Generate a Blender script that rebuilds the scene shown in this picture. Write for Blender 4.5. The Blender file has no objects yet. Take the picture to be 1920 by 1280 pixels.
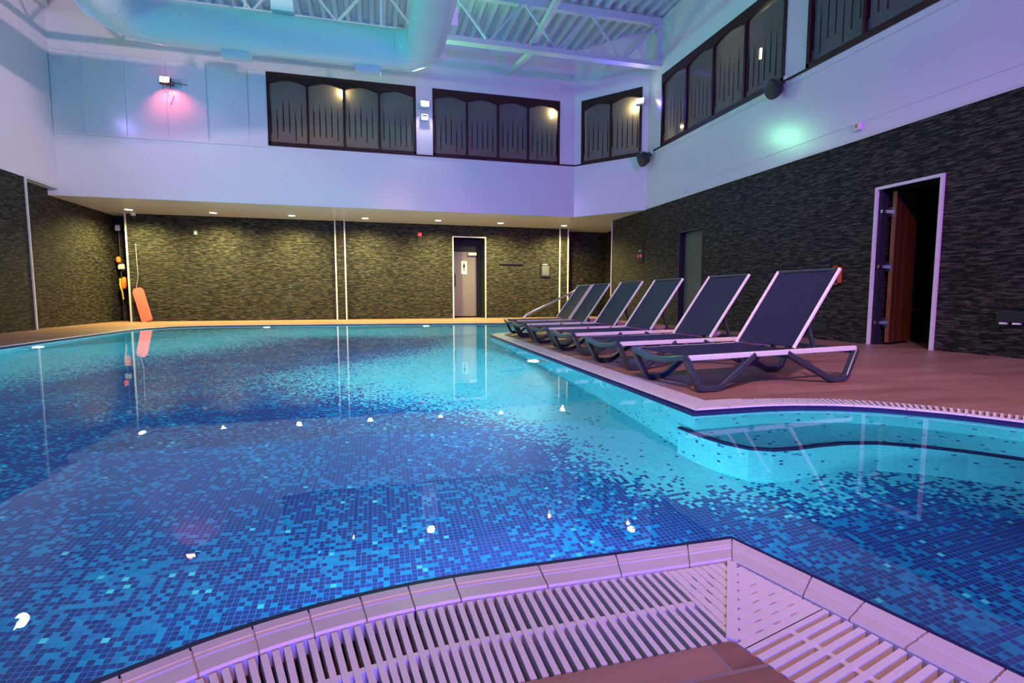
import bpy, bmesh, math, random
from mathutils import Vector, Matrix
from mathutils.geometry import tessellate_polygon
random.seed(7)
S = bpy.context.scene
C = S.collection
R = math.radians
# ------------------------------------------------------------------ camera, world, exposure, room lights
cam = bpy.data.cameras.new('camera'); co = bpy.data.objects.new('camera', cam); C.objects.link(co)
co.location = (0, 0, .6); co.rotation_euler = (R(90-4.931), 0, R(-14.683))
cam.sensor_width = 36; cam.lens = 18.04; cam.clip_start = .02; S.camera = co
S.view_settings.view_transform = 'Standard'; S.view_settings.look = 'None'
S.view_settings.gamma = 1; S.view_settings.use_curve_mapping = False
S.view_settings.exposure = 0.0
S.cycles.caustics_reflective = False; S.cycles.caustics_refractive = True; S.cycles.sample_clamp_indirect = 2.5; S.cycles.blur_glossy = 1.0; S.cycles.max_bounces = 9; S.cycles.diffuse_bounces = 3
w = bpy.data.worlds.new('night'); S.world = w; w.use_nodes = True
w.node_tree.nodes['Background'].inputs[0].default_value = (.01, .012, .02, 1)
w.node_tree.nodes['Background'].inputs[1].default_value = .1

def aim(o, target):
    o.rotation_euler = (Vector(target) - o.location).to_track_quat('-Z', 'Y').to_euler()
def spot(name, loc, target, col, e, ang=120, blend=1.0, size=.08):
    l = bpy.data.lights.new(name, 'SPOT'); l.energy = e; l.color = col; l.spot_size = R(ang); l.spot_blend = blend; l.shadow_soft_size = size
    o = bpy.data.objects.new(name, l); C.objects.link(o); o.location = loc; aim(o, target); return o
def area(name, loc, target, col, e, sx, sy, spread=180):
    l = bpy.data.lights.new(name, 'AREA'); l.shape = 'RECTANGLE'; l.size = sx; l.size_y = sy; l.energy = e; l.color = col; l.spread = R(spread)
    o = bpy.data.objects.new(name, l); C.objects.link(o); o.location = loc; aim(o, target); return o
def point(name, loc, col, e, size=.05):
    l = bpy.data.lights.new(name, 'POINT'); l.energy = e; l.color = col; l.shadow_soft_size = size
    o = bpy.data.objects.new(name, l); C.objects.link(o); o.location = loc; return o

XR, XL, XL2, YB, YB2, YF, ZS, ZT = 6.1, -6.1, -6.28, 14.6, 15.1, 12.4, 2.62, 6.62
YC = -4.0                                   # wall behind the camera
# unseen area lights added to tint the hall; no fixtures hang there
def fill_light(name, loc, target, rgb, base, sx, sy, spread=180):
    m_ = max(rgb); return area(name, loc, target, tuple(c/m_ for c in rgb), base*m_, sx, sy, spread)
fill_light('fill_magenta', (1.0, -2.6, 5.2), (.8, 1.2, 0), (.76, .305, .22), 140, 1.2, .5, 120)
fill_light('fill_corner_violet', (4.5, -3.6, 3.0), (5.6, 12.4, 3.3), (.42, .0, .62), 100, .4, .3, 70)
fill_light('fill_violet', (4.6, -3.2, 4.6), (-1.0, 12.4, 3.9), (.055, .0, .04), 330, .6, .4, 90)
fill_light('fill_left_green', (-5.85, 5.0, 5.6), (6.1, 8.0, 4.9), (.0, .74, .36), 100, .4, .3, 120)
fill_light('fill_low_blue', (1.0, -3.6, 1.0), (1.0, 12.0, 3.0), (.0, .14, 2.0), 100, .8, .4, 120)
fill_light('fill_deck', (-2.0, -3.4, 5.6), (3.8, 4.4, 0), (.21, .13, .21), 260, .5, .3, 40)
fill_light('fill_roof', (-5.9, 3.0, 3.2), (-1, 9, 6.6), (.0, .42, .22), 100, .5, .3, 120)
fill_light('fill_pink', (5.6, -2.0, 5.4), (-6.1, 10.5, 4.4), (1.4, .86, .98), 100, .5, .3, 60)
DOWN = [(-5.5, 13.9), (-3.75, 13.9), (-2.0, 13.88), (-.25, 13.86), (1.6, 13.78), (3.3, 13.82), (5.15, 13.85)]
for k, (x, y) in enumerate(DOWN):
    spot('downlight_lamp', (x, y, ZS-.03), (x, y, 0), (1.0, .88, .30), 740, 160, 1.0, .05)
POOL = [(-4.33, 8.0, -.34, 1, -.35), (-2.3, 12.0, -.34, .1, -1), (1.05, 11.65, -.34, 0, -1), (1.62, 5.1, -.34, -1, .05),
        (.45, 1.12, -.34, .0, 1), (-4.33, 2.6, -.34, 1, 0), (3.30, .6, -.16, -1, 1.1)]  # this row: unseen lamps added to light the near part of the pool
POWER = [560, 620, 620, 1100, 95, 360, 70]
for (x, y, z, dx, dy), e in zip(POOL, POWER):
    spot('pool_lamp', (x+dx*.05, y+dy*.05, z), (x+dx*3, y+dy*3, z-.35), (.62, .90, 1.0), e, 172, .45, .06)

# ------------------------------------------------------------------ helpers
def tag(o, label=None, cat=None, group=None, kind=None):
    if label: o['label'] = label
    if cat: o['category'] = cat
    if group: o['group'] = group
    if kind: o['kind'] = kind
    return o
def empty(name, loc=(0, 0, 0), rz=0):
    o = bpy.data.objects.new(name, None); C.objects.link(o); o.location = loc; o.rotation_euler = (0, 0, rz); o.empty_display_size = .1
    return o
def autouv(bm):
    uv = bm.loops.layers.uv.verify(); bm.normal_update()
    for f in bm.faces:
        n = f.normal; a = max(range(3), key=lambda i: abs(n[i]))
        for l in f.loops:
            c = l.vert.co
            l[uv].uv = (c.y, c.z) if a == 0 else ((c.x, c.z) if a == 1 else (c.x, c.y))
def build(name, bm, m, parent=None, smooth=False, uv=True, recalc=True):
    if recalc: bmesh.ops.recalc_face_normals(bm, faces=bm.faces)
    if uv: autouv(bm)
    me = bpy.data.meshes.new(name); bm.to_mesh(me); bm.free()
    for x in (m if isinstance(m, (list, tuple)) else [m]): me.materials.append(x)
    if smooth:
        for p in me.polygons: p.use_smooth = True
        try: me.set_sharp_from_angle(angle=R(35))
        except Exception: pass
    o = bpy.data.objects.new(name, me); C.objects.link(o)
    if parent: o.parent = parent
    return o
def nb(): return bmesh.new()
def box(bm, a, b, M=None, bev=0):
    x0, y0, z0 = [min(a[i], b[i]) for i in range(3)]; x1, y1, z1 = [max(a[i], b[i]) for i in range(3)]
    P = [(x0,y0,z0),(x1,y0,z0),(x1,y1,z0),(x0,y1,z0),(x0,y0,z1),(x1,y0,z1),(x1,y1,z1),(x0,y1,z1)]
    v = [bm.verts.new(M @ Vector(p) if M else p) for p in P]
    fs = [bm.faces.new([v[i] for i in q]) for q in ((0,3,2,1),(4,5,6,7),(0,1,5,4),(1,2,6,5),(2,3,7,6),(3,0,4,7))]
    if bev:
        es = list({e for f in fs for e in f.edges})
        bmesh.ops.bevel(bm, geom=es, offset=bev, segments=2, profile=.5, affect='EDGES')
    return v
def bbox(a, b, M=None, bev=0):
    bm = nb(); box(bm, a, b, M, bev); return bm
def prism(bm, pts, vec):
    """closed planar polygon extruded by vec"""
    v = [bm.verts.new(p) for p in pts]; u = [bm.verts.new(Vector(p)+Vector(vec)) for p in pts]
    n = len(v); bm.faces.new(v); bm.faces.new(u[::-1])
    for i in range(n): bm.faces.new([v[i], v[(i+1) % n], u[(i+1) % n], u[i]])
def frames(pts, up):
    out = []
    n = len(pts)
    for i in range(n):
        a = (pts[i]-pts[i-1]).normalized() if i else (pts[1]-pts[0]).normalized()
        b = (pts[i+1]-pts[i]).normalized() if i < n-1 else a
        t = (a+b); t = t.normalized() if t.length > 1e-6 else a
        s = t.cross(up)
        s = s.normalized() if s.length > 1e-5 else Vector((1, 0, 0))
        k = 1/max(.45, t.dot(a))
        out.append((t, s, s.cross(t).normalized(), k))
    return out
def sweep(bm, pts, prof, up=(0, 0, 1), cap=True):
    """profile (side, up) swept along a polyline"""
    pts = [Vector(p) for p in pts]; up = Vector(up); rings = []
    for p, (t, s, u, k) in zip(pts, frames(pts, up)):
        rings.append([bm.verts.new(p + s*a + u*b*k) for a, b in prof])
    n = len(prof)
    for r0, r1 in zip(rings, rings[1:]):
        for i in range(n): bm.faces.new([r0[i], r0[(i+1) % n], r1[(i+1) % n], r1[i]])
    if cap: bm.faces.new(rings[0][::-1]); bm.faces.new(rings[-1])
def circ(r, n=10): return [(r*math.cos(2*math.pi*i/n), r*math.sin(2*math.pi*i/n)) for i in range(n)]
def rrect(a, b, r=.006):
    return [(a-r, -b), (a, -b+r), (a, b-r), (a-r, b), (-a+r, b), (-a, b-r), (-a, -b+r), (-a+r, -b)]
def tube(bm, pts, r, n=10, up=(0, 0, 1)): sweep(bm, pts, circ(r, n), up)
def lathe(bm, prof, M=None, n=24):
    rings = []
    for r, z in prof:
        rings.append([bm.verts.new((M or Matrix()) @ Vector((max(r, 1e-4)*math.cos(2*math.pi*i/n), max(r, 1e-4)*math.sin(2*math.pi*i/n), z))) for i in range(n)])
    for a, b in zip(rings, rings[1:]):
        for i in range(n): bm.faces.new([a[i], a[(i+1) % n], b[(i+1) % n], b[i]])
    bm.faces.new(rings[0][::-1]); bm.faces.new(rings[-1])
def copy_tree(o, parent=None):
    c = o.copy(); C.objects.link(c); c.parent = parent
    for ch in [x for x in S.objects if x.parent == o]: copy_tree(ch, c)
    return c

# ------------------------------------------------------------------ materials
def newmat(name):
    m = bpy.data.materials.new(name); m.use_nodes = True; nt = m.node_tree
    return m, nt, nt.nodes['Principled BSDF']
def N(nt, t, **k):
    n = nt.nodes.new(t)
    for a, v in k.items(): setattr(n, a, v)
    return n
def mth(nt, op, a, b=None, c=None):
    n = nt.nodes.new('ShaderNodeMath'); n.operation = op
    for i, v in enumerate((a, b, c)):
        if v is None: continue
        if isinstance(v, (int, float)): n.inputs[i].default_value = v
        else: nt.links.new(v, n.inputs[i])
    return n.outputs[0]
def mixc(nt, f, a, b, bt='MIX'):
    n = nt.nodes.new('ShaderNodeMix'); n.data_type = 'RGBA'; n.blend_type = bt
    for s, v in ((n.inputs[0], f), (n.inputs[6], a), (n.inputs[7], b)):
        if isinstance(v, (int, float)): s.default_value = v
        elif isinstance(v, tuple): s.default_value = (*v, 1) if len(v) == 3 else v
        else: nt.links.new(v, s)
    return n.outputs[2]
def simple(name, col, rough=.5, metal=0, noise=.06, nscale=8, spec=.5, bump=0, coat=0):
    m, nt, b = newmat(name)
    tc = N(nt, 'ShaderNodeTexCoord'); nz = N(nt, 'ShaderNodeTexNoise'); nz.inputs['Scale'].default_value = nscale; nz.inputs['Detail'].default_value = 4
    nt.links.new(tc.outputs['Object'], nz.inputs['Vector'])
    f = nz.outputs['Fac']
    c = mixc(nt, f, tuple(x*(1-noise) for x in col), tuple(min(1, x*(1+noise)) for x in col))
    nt.links.new(c, b.inputs['Base Color'])
    b.inputs['Roughness'].default_value = rough; b.inputs['Metallic'].default_value = metal
    b.inputs['Specular IOR Level'].default_value = spec; b.inputs['Coat Weight'].default_value = coat
    if bump:
        bp = N(nt, 'ShaderNodeBump'); bp.inputs['Strength'].default_value = bump; bp.inputs['Distance'].default_value = .01
        nt.links.new(f, bp.inputs['Height']); nt.links.new(bp.outputs[0], b.inputs['Normal'])
    return m
def emis(name, col, e):
    m, nt, b = newmat(name); b.inputs['Base Color'].default_value = (*col, 1)
    b.inputs['Emission Color'].default_value = (*col, 1); b.inputs['Emission Strength'].default_value = e
    return m
def slate(name, tint=(1, 1, 1)):
    m, nt, b = newmat(name)
    uv = N(nt, 'ShaderNodeUVMap')
    nz0 = N(nt, 'ShaderNodeTexNoise'); nz0.inputs['Scale'].default_value = 9; nt.links.new(uv.outputs[0], nz0.inputs['Vector'])
    ad = N(nt, 'ShaderNodeVectorMath', operation='MULTIPLY_ADD'); nt.links.new(nz0.outputs['Color'], ad.inputs[0]); ad.inputs[1].default_value = (.01, .014, 0); nt.links.new(uv.outputs[0], ad.inputs[2])
    br = N(nt, 'ShaderNodeTexBrick'); nt.links.new(ad.outputs[0], br.inputs['Vector'])
    br.inputs['Scale'].default_value = 1; br.inputs['Brick Width'].default_value = .15; br.inputs['Row Height'].default_value = .021
    br.inputs['Mortar Size'].default_value = .0018; br.inputs['Mortar Smooth'].default_value = .3; br.inputs['Bias'].default_value = -.1
    br.offset = .37; br.offset_frequency = 3; br.squash = .6; br.squash_frequency = 2
    br.inputs['Color1'].default_value = (.0, .0, .0, 1); br.inputs['Color2'].default_value = (1, 1, 1, 1); br.inputs['Mortar'].default_value = (0, 0, 0, 1)
    sc = N(nt, 'ShaderNodeMapping'); sc.inputs['Scale'].default_value = (7, 48, 1); nt.links.new(uv.outputs[0], sc.inputs[0])
    nz = N(nt, 'ShaderNodeTexNoise'); nz.inputs['Scale'].default_value = 1; nz.inputs['Detail'].default_value = 5; nz.inputs['Roughness'].default_value = .65; nt.links.new(sc.outputs[0], nz.inputs['Vector'])
    big = N(nt, 'ShaderNodeTexNoise'); big.inputs['Scale'].default_value = 1.3; nt.links.new(uv.outputs[0], big.inputs['Vector'])
    h = mth(nt, 'ADD', mth(nt, 'MULTIPLY', br.outputs['Color'], .20), mth(nt, 'MULTIPLY', nz.outputs['Fac'], 1.12))
    cr = N(nt, 'ShaderNodeValToRGB'); nt.links.new(h, cr.inputs[0]); e = cr.color_ramp.elements
    e[0].position = .25; e[0].color = (.004, .0045, .005, 1); e[1].position = .98; e[1].color = (.135, .122, .100, 1)
    x = cr.color_ramp.elements.new(.58); x.color = (.0085, .0088, .0085, 1)
    c = mixc(nt, mth(nt, 'MULTIPLY', big.outputs['Fac'], .5), cr.outputs[0], (.9, .72, .6), 'MULTIPLY')
    c = mixc(nt, 1.0, c, tint, 'MULTIPLY')
    nt.links.new(c, b.inputs['Base Color']); b.inputs['Roughness'].default_value = .6; b.inputs['Specular IOR Level'].default_value = .15
    bp = N(nt, 'ShaderNodeBump'); bp.inputs['Strength'].default_value = .9; bp.inputs['Distance'].default_value = .018
    nt.links.new(h, bp.inputs['Height']); nt.links.new(bp.outputs[0], b.inputs['Normal'])
    return m
def planks(name, c1, c2, joint, wdt=.15, length=.9, rough=.4):
    m, nt, b = newmat(name); uv = N(nt, 'ShaderNodeUVMap')
    br = N(nt, 'ShaderNodeTexBrick'); nt.links.new(uv.outputs[0], br.inputs['Vector']); br.inputs['Scale'].default_value = 1
    br.inputs['Brick Width'].default_value = length; br.inputs['Row Height'].default_value = wdt; br.inputs['Mortar Size'].default_value = .0035; br.offset = .4
    br.inputs['Color1'].default_value = (0, 0, 0, 1); br.inputs['Color2'].default_value = (1, 1, 1, 1); br.inputs['Mortar'].default_value = (.5, .5, .5, 1)
    mp = N(nt, 'ShaderNodeMapping'); mp.inputs['Scale'].default_value = (3, 34, 1); nt.links.new(uv.outputs[0], mp.inputs[0])
    nz = N(nt, 'ShaderNodeTexNoise'); nz.inputs['Scale'].default_value = 1; nz.inputs['Detail'].default_value = 6; nz.inputs['Distortion'].default_value = .8; nt.links.new(mp.outputs[0], nz.inputs['Vector'])
    f = mth(nt, 'ADD', mth(nt, 'MULTIPLY', br.outputs['Color'], .35), mth(nt, 'MULTIPLY', nz.outputs['Fac'], .75))
    cr = N(nt, 'ShaderNodeValToRGB'); nt.links.new(f, cr.inputs[0]); e = cr.color_ramp.elements
    e[0].position = .25; e[0].color = (*c1, 1); e[1].position = .8; e[1].color = (*c2, 1)
    c = mixc(nt, br.outputs['Fac'], cr.outputs[0], joint)
    nt.links.new(c, b.inputs['Base Color']); b.inputs['Roughness'].default_value = rough
    bp = N(nt, 'ShaderNodeBump'); bp.inputs['Strength'].default_value = .35; bp.inputs['Distance'].default_value = .004
    hh = mth(nt, 'SUBTRACT', nz.outputs['Fac'], br.outputs['Fac']); nt.links.new(hh, bp.inputs['Height']); nt.links.new(bp.outputs[0], b.inputs['Normal'])
    return m
def mosaic(name, T=.0197):
    m, nt, b = newmat(name); uv = N(nt, 'ShaderNodeUVMap')
    sc = N(nt, 'ShaderNodeVectorMath', operation='SCALE'); nt.links.new(uv.outputs[0], sc.inputs[0]); sc.inputs['Scale'].default_value = 1/T
    fl = N(nt, 'ShaderNodeVectorMath', operation='FLOOR'); nt.links.new(sc.outputs[0], fl.inputs[0])
    fr = N(nt, 'ShaderNodeVectorMath', operation='FRACTION'); nt.links.new(sc.outputs[0], fr.inputs[0])
    sp = N(nt, 'ShaderNodeSeparateXYZ'); nt.links.new(fr.outputs[0], sp.inputs[0])
    wn = N(nt, 'ShaderNodeTexWhiteNoise', noise_dimensions='2D'); nt.links.new(fl.outputs[0], wn.inputs['Vector'])
    sw = N(nt, 'ShaderNodeSeparateColor'); nt.links.new(wn.outputs['Color'], sw.inputs[0])
    r1, r2, r3 = sw.outputs
    cl = N(nt, 'ShaderNodeTexNoise'); cl.inputs['Scale'].default_value = 1.9; cl.inputs['Detail'].default_value = 3; nt.links.new(uv.outputs[0], cl.inputs['Vector'])
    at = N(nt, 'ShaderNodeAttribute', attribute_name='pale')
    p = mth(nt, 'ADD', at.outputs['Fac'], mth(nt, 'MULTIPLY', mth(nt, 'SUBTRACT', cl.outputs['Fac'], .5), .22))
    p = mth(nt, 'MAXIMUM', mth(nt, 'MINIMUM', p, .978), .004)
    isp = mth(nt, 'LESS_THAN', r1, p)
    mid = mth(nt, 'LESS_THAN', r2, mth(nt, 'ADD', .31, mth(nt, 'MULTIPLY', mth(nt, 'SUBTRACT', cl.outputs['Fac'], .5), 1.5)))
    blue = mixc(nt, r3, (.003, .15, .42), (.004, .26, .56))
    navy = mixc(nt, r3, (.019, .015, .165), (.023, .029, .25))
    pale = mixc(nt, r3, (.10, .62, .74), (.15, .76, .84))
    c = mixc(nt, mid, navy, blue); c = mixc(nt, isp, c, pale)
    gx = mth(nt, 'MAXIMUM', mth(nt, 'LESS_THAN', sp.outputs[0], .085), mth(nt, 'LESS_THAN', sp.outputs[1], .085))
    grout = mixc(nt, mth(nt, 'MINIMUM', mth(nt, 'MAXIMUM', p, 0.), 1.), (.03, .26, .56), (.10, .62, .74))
    c = mixc(nt, gx, c, grout)
    nt.links.new(c, b.inputs['Base Color']); b.inputs['Roughness'].default_value = .35
    return m
M = {}
M['paint'] = simple('white_paint', (.72, .72, .75), .21, noise=.03, nscale=2)
M['soffit'] = simple('soffit_paint', (.56, .68, .66), .26, noise=.03, nscale=2)
M['metalwhite'] = simple('white_metal', (.52, .66, .68), .4)
M['duct'] = simple('duct_sheet', (.58, .74, .78), .28, noise=.04, nscale=3)
M['slate'] = slate('stacked_slate')
M['trim'] = simple('pale_trim', (.62, .62, .60), .35)
M['deck'] = planks('wood_look_deck', (.20, .085, .062), (.36, .19, .14), (.26, .19, .19), .165)
M['saunawood'] = planks('sauna_wood', (.085, .018, .009), (.17, .045, .02), (.05, .012, .006), .09, 3)
M['mosaic'] = mosaic('pool_mosaic')
M['navy'] = simple('navy_tile', (.012, .014, .085), .5, spec=.25)
M['coping'] = simple('coping_ceramic', (.58, .52, .56), .38, noise=.05, nscale=14)
M['grate'] = simple('grate_plastic', (.70, .64, .68), .42, noise=.04, nscale=30)
M['gutter'] = simple('gutter_concrete', (.12, .075, .07), .7, noise=.5, nscale=25, bump=.5)
M['brownframe'] = simple('dark_brown_frame', (.026, .006, .007), .5, noise=.2, spec=.25)
M['black'] = simple('black_plastic', (.012, .012, .014), .45)
M['resin'] = simple('dark_resin', (.030, .036, .045), .33)
M['cream'] = simple('cream_aluminium', (.62, .59, .48), .32)
M['greydoor'] = simple('grey_door', (.15, .13, .14), .45, noise=.04)
M['olivedoor'] = simple('grey_green_door', (.09, .095, .075), .5, noise=.04)
M['chrome'] = simple('brushed_steel', (.62, .63, .66), .22, metal=1)
M['signwhite'] = simple('sign_white', (.75, .76, .70), .4)
M['signdark'] = simple('sign_dark', (.012, .014, .022), .6, spec=.2)
M['inkgrey'] = simple('sign_grey_print', (.28, .30, .34), .5)
M['red'] = simple('red_plastic', (.62, .03, .02), .35)
M['coral'] = simple('coral_foam', (.80, .12, .10), .5)
M['orange'] = simple('orange_fabric', (.80, .16, .02), .6)
M['yellow'] = simple('yellow_rope', (.75, .42, .04), .7)
M['timber'] = simple('orange_timber', (.45, .11, .025), .45, noise=.15)
M['room_wall'] = simple('lounge_wall', (.16, .155, .14), .7)
M['room_orange'] = simple('lounge_dado', (.50, .22, .05), .7)
M['dark_wood'] = simple('dark_wood', (.05, .02, .012), .5)
M['warm'] = emis('warm_lamp', (1.0, .80, .35), 14)
M['downglow'] = emis('downlight_glow', (1.0, .90, .66), 22)
M['whiteglow'] = emis('flood_glow', (.95, .80, 1.0), 40)
M['redglow'] = emis('red_flood_glow', (1.0, .30, .16), 30)
M['poolglow'] = emis('pool_lamp_glow', (.80, 1.0, 1.0), 9)
# sling fabric: open weave, a little see-through
m, nt, b = newmat('sling_mesh'); uv = N(nt, 'ShaderNodeTexCoord')
nz = N(nt, 'ShaderNodeTexNoise'); nz.inputs['Scale'].default_value = 40; nt.links.new(uv.outputs['Object'], nz.inputs['Vector'])
nt.links.new(mixc(nt, nz.outputs['Fac'], (.013, .010, .034), (.024, .018, .052)), b.inputs['Base Color']); b.inputs['Roughness'].default_value = .6; b.inputs['Specular IOR Level'].default_value = .2; b.inputs['Alpha'].default_value = .88
M['sling'] = m
# water
m, nt, b = newmat('still_water'); nt.nodes.remove(b); out = nt.nodes['Material Output']
g = N(nt, 'ShaderNodeBsdfGlass'); g.inputs['IOR'].default_value = 1.33; g.inputs['Roughness'].default_value = 0; g.inputs['Color'].default_value = (.86, .98, 1, 1)
tc = N(nt, 'ShaderNodeTexCoord'); nz = N(nt, 'ShaderNodeTexNoise'); nz.inputs['Scale'].default_value = 5; nz.inputs['Detail'].default_value = 2
nt.links.new(tc.outputs['Object'], nz.inputs['Vector']); bp = N(nt, 'ShaderNodeBump'); bp.inputs['Strength'].default_value = .10; bp.inputs['Distance'].default_value = .004
nt.links.new(nz.outputs['Fac'], bp.inputs['Height']); nt.links.new(bp.outputs[0], g.inputs['Normal']); nt.links.new(g.outputs[0], out.inputs[0])
M['water'] = m
# window glass with etched stripes
m, nt, b = newmat('etched_glass'); nt.nodes.remove(b); out = nt.nodes['Material Output']
uv = N(nt, 'ShaderNodeUVMap'); sp = N(nt, 'ShaderNodeSeparateXYZ'); nt.links.new(uv.outputs[0], sp.inputs[0])
u = mth(nt, 'DIVIDE', sp.outputs[0], .125); fu = mth(nt, 'FRACT', u); iu = mth(nt, 'FLOOR', u)
wn = N(nt, 'ShaderNodeTexWhiteNoise', noise_dimensions='1D'); nt.links.new(iu, wn.inputs['W'])
top = mth(nt, 'ADD', 4.72, mth(nt, 'MULTIPLY', wn.outputs['Value'], .30)); bot = mth(nt, 'ADD', 3.98, mth(nt, 'MULTIPLY', wn.outputs['Value'], .22))
taper = mth(nt, 'MINIMUM', mth(nt, 'MULTIPLY', mth(nt, 'SUBTRACT', top, sp.outputs[1]), .30), .10)
line = mth(nt, 'MULTIPLY', mth(nt, 'LESS_THAN', mth(nt, 'ABSOLUTE', mth(nt, 'SUBTRACT', fu, .5)), taper), mth(nt, 'GREATER_THAN', sp.outputs[1], bot))
tr = N(nt, 'ShaderNodeBsdfTransparent'); tr.inputs[0].default_value = (.75, .78, .78, 1)
tr2 = N(nt, 'ShaderNodeBsdfTransparent'); tr2.inputs[0].default_value = (.25, .27, .30, 1)
df = N(nt, 'ShaderNodeBsdfDiffuse'); df.inputs[0].default_value = (.34, .40, .42, 1)
gl = N(nt, 'ShaderNodeBsdfGlossy'); gl.inputs['Roughness'].default_value = .04
tl = N(nt, 'ShaderNodeBsdfTranslucent'); tl.inputs[0].default_value = (.55, .55, .52, 1)
a0 = N(nt, 'ShaderNodeMixShader'); a0.inputs[0].default_value = .5; nt.links.new(df.outputs[0], a0.inputs[1]); nt.links.new(tl.outputs[0], a0.inputs[2])
a = N(nt, 'ShaderNodeMixShader'); a.inputs[0].default_value = .5; nt.links.new(tr.outputs[0], a.inputs[1]); nt.links.new(a0.outputs[0], a.inputs[2])
a2 = N(nt, 'ShaderNodeMixShader'); nt.links.new(line, a2.inputs[0]); nt.links.new(a.outputs[0], a2.inputs[1]); nt.links.new(tr2.outputs[0], a2.inputs[2])
fz = N(nt, 'ShaderNodeFresnel'); fz.inputs[0].default_value = 1.5
a3 = N(nt, 'ShaderNodeMixShader'); nt.links.new(fz.outputs[0], a3.inputs[0]); nt.links.new(a2.outputs[0], a3.inputs[1]); nt.links.new(gl.outputs[0], a3.inputs[2])
nt.links.new(a3.outputs[0], out.inputs[0]); M['glass'] = m

# ------------------------------------------------------------------ pool outline
K = 1   # corner flag
OUT = [(-1.95,-1.6,K),(-1.7,-.9,0),(-1.35,-.2,0),(-1.0,.35,0),(-.75,.65,0),(-.55,.82,0),(-.42,.895,0),(-.30,.955,0),(-.21,.988,0),(-.12,1.012,0),(-.02,1.032,0),(.07,1.043,0),(.17,1.05,0),(.84,1.05,K),
       (.97,.55,0),(1.2,-.35,0),(1.55,-1.6,K),(3.4,-1.6,K),(3.4,.3,0),(3.32,.9,0),(3.17,1.38,0),(3.0,1.72,0),(2.85,1.96,0),(2.65,2.16,0),(2.45,2.27,0),(2.25,2.33,0),(2.05,2.36,0),(1.63,2.36,K),
       (1.66,4.0,0),(1.70,6.0,0),(1.75,7.9,0),(1.79,8.17,0),(1.90,8.33,0),(2.16,8.49,0),(2.8,8.72,0),(3.6,8.9,0),(4.8,9.0,K),(4.8,11.35,K),
       (2.86,11.56,0),(1.63,11.7,0),(-.09,11.92,0),(-2.56,12.12,0),(-3.6,12.12,0),(-4.1,11.9,0),(-4.35,11.4,0),(-4.42,10.8,0),(-4.43,8.9,0),(-4.4,7.45,0),(-4.4,-1.6,K)]
def smooth_path(L):
    out = []
    n = len(L)
    for i, (x, y, k) in enumerate(L):
        if k: out.append((Vector((x, y)), True)); continue
        p0 = Vector(L[i-1][:2]); p = Vector((x, y)); p1 = Vector(L[(i+1) % n][:2])
        a = p + (p0-p)*min(.3, .15/(p0-p).length if (p0-p).length else 0); b = p + (p1-p)*min(.3, .15/(p1-p).length)
        out += [(a.lerp(p, .15), False), ((a+b+p*2)/4, False), (b.lerp(p, .15), False)]
    return out
SP = smooth_path(OUT); WP = [p for p, k in SP]; NP = len(WP)
SEG = [(WP[(i+1) % NP]-WP[i]).length for i in range(NP)]
ARC = [0]
for s in SEG: ARC.append(ARC[-1]+s)
def mitre(i):
    a = (WP[i]-WP[i-1]).normalized(); b = (WP[(i+1) % NP]-WP[i]).normalized()
    na = Vector((a.y, -a.x)); nb_ = Vector((b.y, -b.x)); n = (na+nb_).normalized()
    return n / max(.4, n.dot(na))
MI = [mitre(i) for i in range(NP)]
def at(s, off):
    """point at arc length s, offset outward"""
    s = s % ARC[-1]
    for i in range(NP):
        if ARC[i+1] >= s-1e-9: break
    t = (s-ARC[i])/SEG[i]; j = (i+1) % NP
    return (WP[i]+MI[i]*off).lerp(WP[j]+MI[j]*off, t)
def at2(s, off):
    """like at(), but square to the edge next to a corner"""
    for i in range(NP):
        if ARC[i+1] >= s-1e-9: break
    t = (s-ARC[i])/SEG[i]; j = (i+1) % NP
    d = (WP[j]-WP[i]).normalized(); n = Vector((d.y, -d.x))
    a = n if SP[i][1] else MI[i]; b = n if SP[j][1] else MI[j]
    return WP[i].lerp(WP[j], t)+a.lerp(b, t)*off
def arc_of(x, y):
    k = min(range(NP), key=lambda i: (WP[i]-Vector((x, y))).length); return ARC[k]
sA, sCor, sB, sC_, sBay, sP, sTip, sE = 0, arc_of(.84, 1.05), arc_of(1.55, -1.6), arc_of(3.4, -1.6), arc_of(2.05, 2.36), arc_of(1.63, 2.36), arc_of(1.79, 8.17), arc_of(4.8, 9.0)
ZW = -.02
bm = nb(); vv = [bm.verts.new((p.x, p.y, 0)) for p in WP]
for t in tessellate_polygon([[Vector((p.x, p.y, 0)) for p in WP]]): bm.faces.new([vv[i] for i in t])
bm.normal_update()
for f in bm.faces:
    if f.normal.z < 0: f.normal_flip()
o = build('pool_water', bm, M['water'], recalc=False); o.location = (0, 0, ZW)
tag(o, 'clear still water filling the blue mosaic swimming pool', 'water', kind='stuff')

def layer(bm, fn):
    lay = bm.verts.layers.float.new('pale')
    for v in bm.verts: v[lay] = fn(v.co)
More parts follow.
